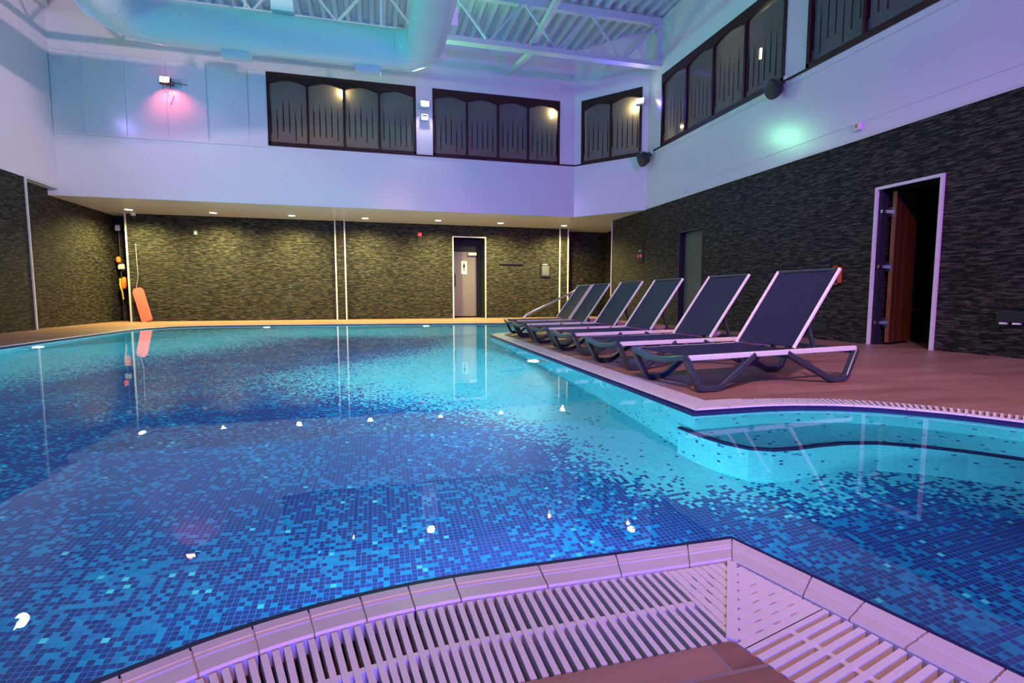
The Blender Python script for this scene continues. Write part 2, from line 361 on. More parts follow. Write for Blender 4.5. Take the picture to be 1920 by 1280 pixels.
# pool walls
BENCH = [(1.58,2.44),(1.60,2.27),(1.64,2.13),(1.70,2.03),(1.79,1.975),(1.90,1.96),(2.05,1.965),(2.19,1.955),(2.34,1.91),(2.47,1.82),(2.60,1.69),(2.71,1.54),(2.84,1.28),(2.93,.9),(2.95,.3),(2.9,-.6),(2.9,-1.7)]
ZFL, ZBN = -.78, -.36
bm = nb(); uvl = bm.loops.layers.uv.verify()
for i in range(NP):
    j = (i+1) % NP; p, q = WP[i], WP[j]
    v = [bm.verts.new((a.x, a.y, z)) for a, z in ((p, ZFL-.02), (q, ZFL-.02), (q, -.004), (p, -.004))]
    f = bm.faces.new(v)
    for l, (s, z) in zip(f.loops, ((ARC[i], ZFL), (ARC[i]+SEG[i], ZFL), (ARC[i]+SEG[i], 0), (ARC[i], 0))): l[uvl].uv = (s, z)
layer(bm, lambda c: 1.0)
tag(build('trim_33', bm, M['mosaic'], uv=False, recalc=False), 'pale turquoise mosaic side walls of the swimming pool', None, kind='structure')  # basin side walls, a full wall surface rather than trim
bm = nb(); sweep_pts = []
for i in range(NP):
    j = (i+1) % NP
    a, b_ = WP[i]-MI[i]*.003, WP[j]-MI[j]*.003
    v = [bm.verts.new((a.x, a.y, -.05)), bm.verts.new((b_.x, b_.y, -.05)), bm.verts.new((b_.x, b_.y, -.002)), bm.verts.new((a.x, a.y, -.002))]
    bm.faces.new(v)
    c_, d_ = WP[i]-MI[i]*.038, WP[j]-MI[j]*.038
    bm.faces.new([bm.verts.new((WP[i].x, WP[i].y, -.010)), bm.verts.new((WP[j].x, WP[j].y, -.010)), bm.verts.new((d_.x, d_.y, -.012)), bm.verts.new((c_.x, c_.y, -.012))])
    bm.faces.new([bm.verts.new((c_.x, c_.y, -.012)), bm.verts.new((d_.x, d_.y, -.012)), bm.verts.new((d_.x, d_.y, -.034)), bm.verts.new((c_.x, c_.y, -.034))])
tag(build('trim_1', bm, M['navy'], recalc=False), 'navy blue waterline tile row around the pool edge', kind='structure')
# bench in the bay
def bench_d(c): return min((Vector(c[:2])-Vector(b)).length for b in BENCHD)
BENCHD = []
for a, b_ in zip(BENCH, BENCH[1:]):
    n = max(1, int((Vector(b_)-Vector(a)).length/.05))
    BENCHD += [tuple(Vector(a).lerp(Vector(b_), k/n)) for k in range(n)]
BENCHD.append(BENCH[-1])
bm = nb(); uvl = bm.loops.layers.uv.verify(); s = 0
for a, b_ in zip(BENCHD, BENCHD[1:]):
    L = (Vector(b_)-Vector(a)).length
    f = bm.faces.new([bm.verts.new((*p, z)) for p, z in ((a, ZFL-.01), (b_, ZFL-.01), (b_, ZBN), (a, ZBN))])
    for l, q in zip(f.loops, ((s, ZFL), (s+L, ZFL), (s+L, ZBN), (s, ZBN))): l[uvl].uv = q
    s += L
bay = [tuple(WP[i]) for i in range(NP) if sC_-1e-6 <= ARC[i] <= sP+1e-6]      # from (3.4,-1.6) round to P
poly = [Vector((*p, 0)) for p in BENCHD] + [Vector((*p, 0)) for p in bay]
vs = [bm.verts.new((p.x, p.y, ZBN)) for p in poly]
for t in tessellate_polygon([poly]):
    f = bm.faces.new([vs[i] for i in t])
    for l in f.loops: l[uvl].uv = (l.vert.co.x, l.vert.co.y)
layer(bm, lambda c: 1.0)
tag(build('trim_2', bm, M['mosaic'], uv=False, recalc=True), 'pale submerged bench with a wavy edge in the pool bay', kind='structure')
bm = nb()
sweep(bm, [(*p, ZBN+.002) for p in BENCHD], [(-.026, -.026), (.006, -.026), (.006, .004), (-.026, .004)])
tag(build('trim_3', bm, M['navy']), 'navy tile edging along the submerged bench', kind='structure')
# floor of the pool: mosaic fades from pale near the walls to dark blue
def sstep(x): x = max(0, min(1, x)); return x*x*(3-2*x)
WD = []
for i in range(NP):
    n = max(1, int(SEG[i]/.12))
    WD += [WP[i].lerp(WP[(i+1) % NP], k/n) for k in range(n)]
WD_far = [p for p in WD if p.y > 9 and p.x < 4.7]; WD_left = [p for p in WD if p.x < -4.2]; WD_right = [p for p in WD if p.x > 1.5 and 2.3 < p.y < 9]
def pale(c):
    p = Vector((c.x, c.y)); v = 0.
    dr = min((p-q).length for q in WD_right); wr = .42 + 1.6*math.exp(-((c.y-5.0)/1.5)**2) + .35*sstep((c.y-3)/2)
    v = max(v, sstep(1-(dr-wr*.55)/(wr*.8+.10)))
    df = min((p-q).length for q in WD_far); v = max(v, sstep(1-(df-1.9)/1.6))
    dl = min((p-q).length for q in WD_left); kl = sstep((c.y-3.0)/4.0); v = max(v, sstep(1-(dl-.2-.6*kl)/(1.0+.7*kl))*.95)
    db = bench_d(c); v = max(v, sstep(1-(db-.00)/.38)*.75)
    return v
bm = nb(); g = .12
xs = [-4.55+g*i for i in range(int(9.6/g)+1)]; ys = [-1.75+g*i for i in range(int(14.1/g)+1)]
gv = [[bm.verts.new((x, y, ZFL)) for y in ys] for x in xs]
for i in range(len(xs)-1):
    for j in range(len(ys)-1): bm.faces.new([gv[i][j], gv[i+1][j], gv[i+1][j+1], gv[i][j+1]])
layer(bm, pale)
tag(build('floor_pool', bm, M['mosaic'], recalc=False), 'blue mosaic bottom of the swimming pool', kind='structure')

# ------------------------------------------------------------------ coping, grates, deck
def coping(name, s0, s1, wd, L, label, gap=.0035):
    prof = [(0, -.03), (0, -.001), (.005, .005), (.028, .005), (.031, .002), (.034, .005), (.040, .005), (.043, .003), (wd-.004, .004), (wd, 0), (wd, -.03)]
    bm = nb(); s = s0
    marks = [a for a in ARC]
    while s < s1-1e-4:
        e = min(s+L, s1)
        for i, (p, k) in enumerate(SP):
            if k and s+.03 < ARC[i] < e: e = ARC[i]
        ss = [s+gap/2] + [a for a in marks if s+gap < a < e-gap] + [e-gap/2]
        rings = [[bm.verts.new((*at(a, o_), z)) for o_, z in prof] for a in ss]
        for r0, r1 in zip(rings, rings[1:]):
            for i in range(len(prof)-1): bm.faces.new([r0[i], r0[i+1], r1[i+1], r1[i]])
        bm.faces.new(rings[0]); bm.faces.new(rings[-1][::-1]); s = e
    tag(build(name, bm, M['coping']), label, kind='structure')
s17 = arc_of(.17, 1.05)
coping('trim_4', s17-.0965*13, s17, .085, .0965, 'short pale ceramic coping stones round the near left curve')
coping('trim_31', s17, sCor, .085, .19, 'pale ceramic coping stones along the near curved pool edge')
coping('trim_32', sCor, sCor+.20, .085, .20, 'first pale coping stone right of the near corner')
coping('trim_5', sCor+.20, sB, .085, .105, 'pale ceramic coping stones along the near right pool edge')
coping('trim_6', sC_, sP, .052, .24, 'pale coping stones round the shallow bay')
coping('trim_7', sP, sTip+.5, .20, .30, 'wide pale coping beside the sun loungers')
coping('trim_8', sTip+.5, ARC[-1], .085, .30, 'thin pale coping along the far and left pool edges')
# joint mortar under the coping
bm = nb()
for i in range(NP):
    j = (i+1) % NP; wd = .19 if sP <= ARC[i] < sTip else (.05 if sC_ <= ARC[i] < sP else .083)
    q = [WP[i]+MI[i]*.002, WP[j]+MI[j]*.002, WP[j]+MI[j]*wd, WP[i]+MI[i]*wd]
    bm.faces.new([bm.verts.new((p.x, p.y, -.003)) for p in q][::-1])
tag(build('trim_9', bm, M['trim'], recalc=False), 'pale grey joint mortar between the coping stones', kind='structure')

def hole_off(s):
    if s <= sB+1e-4: return .325
    if s < sC_-1e-4: return .325
    if s <= sP+1e-4: return .20
    if s <= sTip+.5: return .20
    return .085
hole = [WP[i]+MI[i]*hole_off(ARC[i]) for i in range(NP)]
bm = nb(); vs = []
outer = [Vector((XL2-.3, YC, 0)), Vector((8.3, YC, 0)), Vector((8.3, 15.7, 0)), Vector((XL2-.3, 15.7, 0))]
inner = [Vector((p.x, p.y, 0)) for p in hole]
allp = outer+inner; vs = [bm.verts.new(p) for p in allp]
for t in tessellate_polygon([outer, inner]):
    try: bm.faces.new([vs[i] for i in t])
    except ValueError: pass
bm.normal_update()
for f in bm.faces:
    if f.normal.z < 0: f.normal_flip()
n0 = len(outer)
for i in range(len(inner)):
    j = (i+1) % len(inner)
    bm.faces.new([bm.verts.new((*inner[i].xy, 0)), bm.verts.new((*inner[j].xy, 0)), bm.verts.new((*inner[j].xy, -.14)), bm.verts.new((*inner[i].xy, -.14))])
tag(build('floor', bm, M['deck'], recalc=False), 'wood look plank tiled pool deck', kind='structure')
# gutter channels
def gutter(name, s0, s1, o1, label):
    bm = nb(); ss = [s0]+[a for a in ARC if s0+1e-4 < a < s1-1e-4]+[s1]
    prof = [(.003, -.012), (.085, -.03), (.086, -.13), (o1, -.13), (o1+.002, -.012)]
    ii = .084 if o1 > .3 else .05
    prof = [(ii, -.03), (ii, -.13), (o1+.004, -.13), (o1+.004, -.014)]
    rings = [[bm.verts.new((*at(a, o_), z)) for o_, z in prof] for a in ss]
    for r0, r1 in zip(rings, rings[1:]):
        for i in range(len(prof)-1): bm.faces.new([r0[i], r1[i], r1[i+1], r0[i+1]])
    tag(build(name, bm, M['gutter'], recalc=False), label, kind='structure')
gutter('trim_10', sA, sB, .325, 'brown concrete overflow channel under the near grate')
gutter('trim_11', sC_, sP, .20, 'overflow channel under the bay grate')
def slats(bm, s0, s1, o0, o1, pitch, wd, bar=True):
    n = int(round((s1-s0)/pitch))
    for k in range(n+1):
        s = s0+(s1-s0)*k/n
        a, b_ = at2(s, o0), at2(s, o1); t = (b_-a).normalized(); q = Vector((-t.y, t.x))*wd/2
        for z0, z1, pts in ((-.022, .0, (a-q, b_-q, b_+q, a+q)),):
            lo = [bm.verts.new((p.x, p.y, z0)) for p in pts]; hi = [bm.verts.new((p.x, p.y, z1)) for p in pts]
            bm.faces.new(hi); bm.faces.new(lo[::-1])
            for i in range(4): bm.faces.new([lo[i], lo[(i+1) % 4], hi[(i+1) % 4], hi[i]])
    if bar:
        om = (o0+o1)/2
        ss = [s0]+[a for a in ARC if s0+1e-4 < a < s1-1e-4]+[s1]
        for oc in (om,):
            for a, b_ in zip(ss, ss[1:]):
                P4 = [at2(a, oc-.006), at2(b_, oc-.006), at2(b_, oc+.006), at2(a, oc+.006)]
                lo = [bm.verts.new((p.x, p.y, -.026)) for p in P4]; hi = [bm.verts.new((p.x, p.y, -.002)) for p in P4]
                bm.faces.new(hi); bm.faces.new(lo[::-1])
                for i in range(4): bm.faces.new([lo[i], lo[(i+1) % 4], hi[(i+1) % 4], hi[i]])
LCOR = .235
bm = nb(); slats(bm, sA+.3, sCor-LCOR-.008, .090, .322, .0208, .0108)
tag(build('drain_grate', bm, M['grate']), 'white slatted overflow grate curving along the near edge, left of the corner panel', 'drain grate')
bm = nb(); slats(bm, sCor+LCOR+.045, sB-.2, .090, .322, .0215, .0115)
tag(build('drain_grate', bm, M['grate']), 'white slatted overflow grate in the bottom right corner, right of the corner panel', 'drain grate')
bm = nb(); slats(bm, sC_+.3, sBay-.02, .056, .197, .026, .013, bar=False)
tag(build('drain_grate', bm, M['grate']), 'narrow white slatted grate behind the shallow bay beside the wooden deck', 'drain grate')
bm = nb(); ss = [sBay-.02]+[a for a in ARC if sBay-.01 < a < sP]+[sP]
for a, b_ in zip(ss, ss[1:]):
    v = [bm.verts.new((*p, .003)) for p in (at(a, .055), at(b_, .055), at(b_, .205), at(a, .205))]; bm.faces.new(v)
    v2 = [bm.verts.new((*p, -.003)) for p in (at(a, .055), at(b_, .055), at(b_, .205), at(a, .205))]; bm.faces.new(v2[::-1])
tag(build('trim_12', bm, M['coping'], recalc=False), 'pale flat tile beside the end of the bay grate', kind='structure')
# corner panel: two fans of ribs meeting at a mitre bar
c_in, c_out = at(sCor, .092), at(sCor, .322)
bm = nb(); bmr = nb()
def fan(sign):
    d = Vector((-1, 0)) if sign < 0 else (Vector((.97, .55))-Vector((.84, 1.05))).normalized()
    nrm = Vector((0, -1)) if sign < 0 else Vector((d.y, -d.x))
    nrm = nrm if sign < 0 else nrm
    e0 = c_in; mit = c_out-c_in
    depth = mit.dot(nrm); L = .150 if sign < 0 else .190
    p = .0205; k = 0
    run = -mit.dot(d)          # how far the mitre runs against d
    while True:
        u = k*p + .004
        # in local coordinates (u along d from the corner, v along nrm)
        base = u - abs(mit.dot(d))*0
        if u > L: break
        # mitre line: points c_in + t*mit ; along d coordinate = t*mit.d
        md = mit.dot(d)
        if md > 0: v1 = depth if u >= md else depth*u/md
        else: v1 = depth
        v0 = 0
        def strip(u0, u1, va, vb, z0, z1, B):
            q = [e0+d*u0+nrm*va, e0+d*u1+nrm*va, e0+d*u1+nrm*vb, e0+d*u0+nrm*vb]
            lo = [B.verts.new((x.x, x.y, z0)) for x in q]; hi = [B.verts.new((x.x, x.y, z1)) for x in q]
            B.faces.new(hi); B.faces.new(lo[::-1])
            for i in range(4): B.faces.new([lo[i], lo[(i+1) % 4], hi[(i+1) % 4], hi[i]])
        if v1 > .012:
            strip(u, u+.0165, v0, v1, -.02, .0, bm)
            v = 0.; off = .03 if k % 2 else .055
            a = 0.
            for sv in [off+.05*j for j in range(6)]:
                if sv+.02 > v1: break
                strip(u+.0165, u+p, a, sv, -.02, -.0014, bm); a = sv+.02
            strip(u+.0165, u+p, a, v1, -.02, -.0014, bm)
        k += 1
fan(-1); fan(1)
t = (c_out-c_in).normalized(); q = Vector((-t.y, t.x))*.010
P4 = [c_in-q, c_out-q, c_out+q, c_in+q]
prism(bm, [(p.x, p.y, -.022) for p in P4], (0, 0, .024))
tag(build('grate_corner_panel', bm, M['grate']), 'white ribbed plastic corner piece with slots between the two near grates', 'corner panel')

# ------------------------------------------------------------------ walls
def wall(name, axis, v0, v1, u0, u1, z0, z1, holes, m, label):
    """axis 0: wall in the plane X, u=Y;  axis 1: plane Y, u=X;  v0..v1 thickness"""
    us = sorted({u0, u1, *[h[0] for h in holes], *[h[1] for h in holes]}); zs = sorted({z0, z1, *[h[2] for h in holes], *[h[3] for h in holes]})
    bm = nb()
    for a, b_ in zip(us, us[1:]):
        for c, d in zip(zs, zs[1:]):
            cu, cz = (a+b_)/2, (c+d)/2
            if any(h[0] < cu < h[1] and h[2] < cz < h[3] for h in holes): continue
            if axis == 0: box(bm, (v0, a, c), (v1, b_, d))
            else: box(bm, (a, v0, c), (b_, v1, d))
    bmesh.ops.remove_doubles(bm, verts=bm.verts, dist=1e-5)
    dup = {}
    for f in bm.faces:
        kx = tuple(round(x, 4) for x in f.calc_center_median()); dup.setdefault(kx, []).append(f)
    bmesh.ops.delete(bm, geom=[f for l in dup.values() if len(l) > 1 for f in l], context='FACES')
    return tag(build(name, bm, m), label, kind='structure')
WZ0, WZ1 = 3.90, 5.42
SAU = (4.43, 5.17, 0, 1.93); D2 = (8.78, 9.56, 0, 1.92)
wall('wall_right', 0, XR, XR+.3, YC, 12.74, 0, 2.65, [SAU, D2], M['slate'], 'dark stacked slate right wall behind the loungers')
W4 = (6.84, 10.38, WZ0, WZ1-.02); W5 = (2.9, 6.42, WZ0, WZ1-.02)
wall('wall_right_upper', 0, XR, XR+.3, YC, 11.0, 2.65, ZT+.2, [W4, W5], M['paint'], 'white painted upper right wall with gallery windows')
W1 = (-2.2, .96, WZ0, WZ1); W2 = (1.34, 4.47, WZ0, WZ1)
wall('wall_back_upper', 1, YF, YF+.25, XL-.3, 4.87, ZS+.004, ZT+.2, [W1, W2], M['paint'], 'white painted upper back wall over the soffit')
wall('wall_left', 0, XL-.6, XL, YC, 11.4, 0, 2.76, [], M['slate'], 'dark slate left wall in front of the corner trim')
wall('wall_left_recess', 0, XL2-.4, XL2, 11.4, YB2, 0, 2.76, [], M['slate'], 'slate wall lit by the first downlight in the left recess')
wall('wall_left_upper', 0, XL-.6, XL, YC, YF+.3, 2.76, ZT+.2, [], M['paint'], 'pinkish white painted upper left wall')
DT = (2.12, 3.02, 0, 2.28)
wall('wall_back', 1, YB, YB+.6, -5.86, 5.40, 0, ZS+.02, [DT], M['slate'], 'long stacked slate back wall under the soffit')
wall('wall_back_recess', 1, YB2, YB2+.3, XL2-.4, -5.86, 0, ZS+.02, [], M['slate'], 'slate wall at the back of the left corner recess')
wall('wall_alcove', 1, YB2, YB2+.3, 5.40, 7.3, 0, ZS+.02, [], M['slate'], 'dark slate wall at the back of the right alcove')
wall('wall_alcove_right', 0, 7.0, 7.3, 12.74, YB2, 0, ZS+.02, [], M['slate'], 'side wall of the right alcove')
wall('wall_alcove_return', 1, 12.60, 12.72, XR+.3, 7.3, 0, ZS+.02, [], M['slate'], 'return wall of the alcove')
wall('wall_front', 1, YC-.3, YC, XL-.6, 8.3, 0, ZT+.2, [], M['paint'], 'white wall behind the camera')
# slightly proud slate piers
bm = nb(); box(bm, (-1.04, YB-.07, 0), (-.80, YB, ZS)); tag(build('trim_13', bm, M['slate']), 'narrow slate pier in the back wall', kind='structure')
bm = nb(); box(bm, (5.27, YB-.07, 0), (5.53, YB+.6, ZS)); tag(build('trim_14', bm, M['slate']), 'slate pier at the right end of the back wall', kind='structure')
# chamfer wall
A2, B2 = Vector((4.87, 12.4)), Vector((6.1, 10.97)); dC = (B2-A2).normalized(); nC = Vector((-dC.y, dC.x)); LC = (B2-A2).length
if nC.y < 0: nC = -nC
def MC():   # local: x along the chamfer, y into the wall, z up
    return Matrix(((dC.x, nC.x, 0, A2.x), (dC.y, nC.y, 0, A2.y), (0, 0, 1, 0), (0, 0, 0, 1)))
W3 = (.19, 1.74, WZ0, WZ1)
bm = nb()
for a, b_ in ((( 0, 0, ZS+.004), (LC, .25, WZ0)), ((0, 0, WZ1), (LC, .25, ZT+.2)), ((0, 0, WZ0), (W3[0], .25, WZ1)), ((W3[1], 0, WZ0), (LC, .25, WZ1))): box(bm, a, b_, MC())
tag(build('wall_corner', bm, M['paint']), 'white angled wall section across the back right corner', kind='structure')
# soffit
bm = nb(); pts = [(XL2-.1, YF+.004), (4.87, YF+.004), (6.1, 10.974), (6.1, 12.74), (7.2, 12.74), (7.2, YB2+.1), (XL2-.1, YB2+.1)]
prism(bm, [(x, y, ZS) for x, y in pts], (0, 0, .12))
tag(build('ceiling_soffit', bm, M['soffit']), 'low white soffit with a row of round downlights', kind='structure')
bm = nb(); box(bm, (XL2-.1, 11.4, 2.745), (XL+.004, YF-.004, 2.80)); tag(build('trim_15', bm, M['soffit']), 'short white soffit edge at the left corner', kind='structure')
# corrugated roof
bm = nb(); prof = []; x = XL-.3; p = .25
while x < XR+.3:
    prof += [(x, ZT+.10), (x+.10, ZT+.10), (x+.135, ZT), (x+.215, ZT)]; x += p
r0 = [bm.verts.new((x, YC, z)) for x, z in prof]; r1 = [bm.verts.new((x, YF+.1, z)) for x, z in prof]
for i in range(len(prof)-1): bm.faces.new([r0[i], r0[i+1], r1[i+1], r1[i]])
tag(build('ceiling', bm, M['metalwhite']), 'corrugated metal roof deck', kind='structure')
bm = nb(); box(bm, (XL-.6, YC-.3, ZT+.16), (8.3, 15.6, ZT+.3)); tag(build('ceiling_upper', bm, M['metalwhite']), 'roof slab over the hall and gallery', kind='structure')
# ledges and lines on the white walls
def strip_box(name, a, b_, m, label, Mx=None):
    bm = nb(); box(bm, a, b_, Mx); return tag(build(name, bm, m), label, kind='structure')
strip_box('trim_16', (XR-.012, YC, 2.63), (XR, 10.97, 2.665), M['trim'], 'pale bead along the top of the slate on the right wall')
strip_box('trim_17', (XR-.008, YC, 2.85), (XR, 10.95, 2.868), M['paint'], 'thin white cable trunking low on the upper right wall')
strip_box('trim_18', (XR-.02, YC, WZ0-.03), (XR, 10.92, WZ0+.0), M['brownframe'], 'dark brown sill line on the right wall')
strip_box('trim_19', (0, -.02, WZ0-.03), (LC, 0, WZ0+.0), M['brownframe'], 'dark brown sill line on the angled wall', MC())
strip_box('trim_20', (-2.2, YF-.02, WZ0-.03), (4.87, YF, WZ0+.0), M['brownframe'], 'dark brown sill line on the back wall')
strip_box('trim_21', (XR-.008, YC, WZ0-.13), (XR, 10.95, WZ0-.118), M['trim'], 'fine ledge below the sill on the right wall')
# boarded panel on the upper left of the back wall
bm = nb(); box(bm, (-6.08, YF-.025, 3.83), (-2.2, YF, 3.87)); box(bm, (-6.08, YF-.02, 5.42), (-2.2, YF, 5.45))
for x in (-6.07, -5.6, -4.86, -4.12, -3.38, -2.60): box(bm, (x-.02, YF-.02, 3.87), (x+.02, YF, 5.42))
tag(build('trim_22', bm, M['paint']), 'raised white batten grid boarding over a blocked window', kind='structure')
# corner trims on the slate
def vtrim(n, x, y, z1=ZS, r=.018):
    bm = nb(); box(bm, (x-r, y-r, 0), (x+r, y+r, z1)); tag(build('trim_%d' % n, bm, M['trim']), ['pale vertical corner bead'][0], kind='structure')
for n, (x, y, z) in enumerate([(XL+.005, 11.38, 2.76), (-5.86, YB, ZS), (-1.04, YB-.075, ZS), (-.80, YB-.075, ZS), (5.27, YB-.075, ZS), (5.53, YB-.075, ZS), (XR, 12.74, ZS)]): vtrim(23+n, x, y, z)
# bulkhead top left
bm = nb(); box(bm, (XL, 8.0, 6.12), (XL+.12, YF-.15, 6.6)); tag(build('trim_30', bm, M['paint']), 'white boxed bulkhead high on the left wall', kind='structure')

# ------------------------------------------------------------------ windows
def window(name, Mx, L, n, label, h=WZ1-WZ0-.02):
    """local x along, y into the wall, z from WZ0"""
    e = empty(name); e['kind'] = 'structure'; e['label'] = label
    bm = nb(); t = .055
    z0, z1 = WZ0, WZ0+h
    box(bm, (0, -.02, z0), (L, .08, z0+t), Mx); box(bm, (0, -.02, z0), (t, .08, z1), Mx); box(bm, (L-t, -.02, z0), (L, .08, z1), Mx)
    pw = (L-2*t)/n
    for k in range(1, n): box(bm, (t+pw*k-.022, -.015, z0+t), (t+pw*k+.022, .075, z1), Mx)
    for k in range(n):     # arched head board
        x0, x1 = t+pw*k, t+pw*(k+1)
        arc = [(x0+(x1-x0)*i/10, z1-.13-.09*abs(2*i/10-1)**1.6) for i in range(11)]
        pts = [Mx @ Vector((x, -.018, z)) for x, z in [(x0, z1)]+arc+[(x1, z1)]]
        prism(bm, pts, Mx.to_3x3() @ Vector((0, .09, 0)))
    build('frame', bm, M['brownframe'], e)
    for k in range(n):
        bm = nb(); v = [bm.verts.new(Mx @ Vector(p)) for p in ((t+pw*k, .03, z0+.03), (t+pw*(k+1), .03, z0+.03), (t+pw*(k+1), .03, z1-.05), (t+pw*k, .03, z1-.05))]
        f = bm.faces.new(v); uvl = bm.loops.layers.uv.verify()
        for l, q in zip(f.loops, ((t+pw*k, z0), (t+pw*(k+1), z0), (t+pw*(k+1), z1), (t+pw*k, z1))): l[uvl].uv = q
        build('pane', bm, M['glass'], e, uv=False, recalc=False)
    return e
I = Matrix.Translation
window('window_1', I((W1[0], YF, 0)), W1[1]-W1[0], 4, 'dark framed gallery window with arched heads, left one on the back wall')
window('window_2', I((W2[0], YF, 0)), W2[1]-W2[0], 4, 'dark framed gallery window on the back wall, right of the bright flood light')
window('window_3', MC() @ I((W3[0], 0, 0)), W3[1]-W3[0], 2, 'two pane gallery window on the angled corner wall')
MR = Matrix(((0, 1, 0, XR), (-1, 0, 0, 0), (0, 0, 1, 0), (0, 0, 0, 1)))   # x along -Y, y into +X
window('window_4', MR @ I((-W4[1], 0, 0)), W4[1]-W4[0], 4, 'dark framed gallery window on the right wall above the black speaker')
window('window_5', MR @ I((-W5[1], 0, 0)), W5[1]-W5[0], 4, 'dark framed gallery window cut by the top right of the photo')
# gallery rooms behind the glass
def room(nm, a, b_, label, m=M['room_wall']):
    bm = nb(); box(bm, a, b_); bmesh.ops.recalc_face_normals(bm, faces=bm.faces)
    return tag(build(nm, bm, m), label, kind='structure')
room('wall_gallery_back', (XL, 15.1, 2.8), (8.3, 15.25, 6.7), 'beige wall of the gallery lounge')
room('wall_gallery_dado', (XL, 15.04, 2.8), (8.0, 15.1, 4.95), 'orange lower wall of the gallery lounge', M['room_orange'])
room('wall_gallery_right', (8.15, YC, 2.8), (8.3, 15.1, 6.7), 'beige right wall of the gallery')
room('wall_gallery_dado_right', (8.1, YC, 2.8), (8.15, 15.0, 4.3), 'orange lower wall of the right gallery', M['room_orange'])
room('floor_gallery', (XR+.3, YC, 2.66), (8.2, 12.7, 2.78), 'gallery floor behind the right windows')
def gallery_lamp(x, y, z, label, two=True):
    e = empty('wall_lamp', (x, y, z)); tag(e, label, 'lamp')
    bm = nb(); box(bm, (-.03, -.01, -.12), (.03, .02, .12)); build('bracket', bm, M['black'], e)
    bm = nb(); tube(bm, [(0, -.035, -.09), (0, -.035, .09)], .02, 10, (0, 1, 0)); build('bulb', bm, M['warm'], e, smooth=True)
    return e
cl3 = MC() @ Vector((1.50, .17, 5.0))
for (x, y, z, lb, pw) in [(-.64, YF+.17, 5.13, 'warm yellow lamp glowing behind the middle mullion of the left back window', 20), (4.30, YF+.17, 5.13, 'warm yellow lamp behind the right end of the second back window', 16),
                      (cl3.x, cl3.y, cl3.z, 'warm yellow lamp behind the angled corner window', 20), (6.75, 8.2, 4.95, 'warm lamp seen through the right wall gallery window', 5)]:
    gallery_lamp(x, y, z, lb); point('gallery_glow', (x, y-.07, z), (1, .74, .32), pw, .04)
point('gallery_glow', (-1.2, 13.4, 4.2), (1, .62, .2), 10, .1)  # extra warm fill points added in the gallery, no lamp fixture here
point('gallery_glow', (6.6, 11.9, 4.2), (1, .7, .3), 6, .1)
point('gallery_glow', (6.6, 9.9, 4.0), (1, .7, .3), 4, .1)

# ------------------------------------------------------------------ roof truss, pipes, duct
YT = 10.5
def rbox(bm, p, q, a, b_, up=(0, 1, 0)): sweep(bm, [p, q], [(-a, -b_), (a, -b_), (a, b_), (-a, b_)], up)
e = empty('roof_truss', (0, YT, 5.6)); tag(e, 'pale painted steel lattice truss spanning the hall under the roof', 'roof truss')
def L_(o): o.location = (0, -YT, -5.6); return o
bm = nb(); box(bm, (XL, YT-.06, 5.60), (XR, YT+.06, 5.70)); box(bm, (XL+.003, YT-.09, 5.585), (XR-.003, YT+.09, 5.603)); L_(build('bottom_chord', bm, M['metalwhite'], e))
bm = nb(); box(bm, (XL, YT-.06, 6.46), (XR, YT+.06, 6.61)); L_(build('top_chord', bm, M['metalwhite'], e))
bm = nb(); box(bm, (XR-.10, YT-.05, 5.7), (XR-.002, YT+.05, 6.46)); L_(build('end_post', bm, M['metalwhite'], e))
bm = nb(); rbox(bm, (5.25, YT, 5.70), (6.0, YT, 6.44), .03, .045); L_(build('end_brace', bm, M['metalwhite'], e))
x = 5.15
while x > XL+1:
    for xa, xb in ((x, x-.66), (x-1.44, x-.78)):
        bm = nb(); rbox(bm, (xa, YT, 5.68), (xb, YT, 6.47), .02, .022); L_(build('web_bar', bm, M['metalwhite'], e))
    x -= 1.44
o = build('ceiling_beam', (lambda b: (rbox(b, (3.12, 7.2, 5.76), (3.19, 10.56, 5.76), .05, .05, (0, 0, 1)), b)[1])(nb()), M['metalwhite']); tag(o, 'pale square steel beam running lengthwise onto the roof truss', 'beam')
o = build('brace_bar', (lambda b: (rbox(b, (3.18, YT+.06, 5.62), (3.16, YF, 5.93), .05, .04, (0, 0, 1)), b)[1])(nb()), M['metalwhite']); tag(o, 'short pale brace from the truss to the back wall', 'brace')
# hanging rods
for x, lb in ((.18, 'thin hanger rod above the right half of the duct'), (-2.05, 'thin hanger rod above the left half of the duct')):
    bm = nb(); tube(bm, [(x, 9.95, 5.42), (x, 9.95, 6.64)], .022, 8, (0, 1, 0)); e = build('hanger_rod', bm, M['metalwhite']); tag(e, lb, 'hanger rod', 'rods carrying the air duct')
    bm = nb(); box(bm, (x-.07, 9.88, 5.37), (x+.07, 10.02, 5.43)); build('clamp', bm, M['metalwhite'], e)
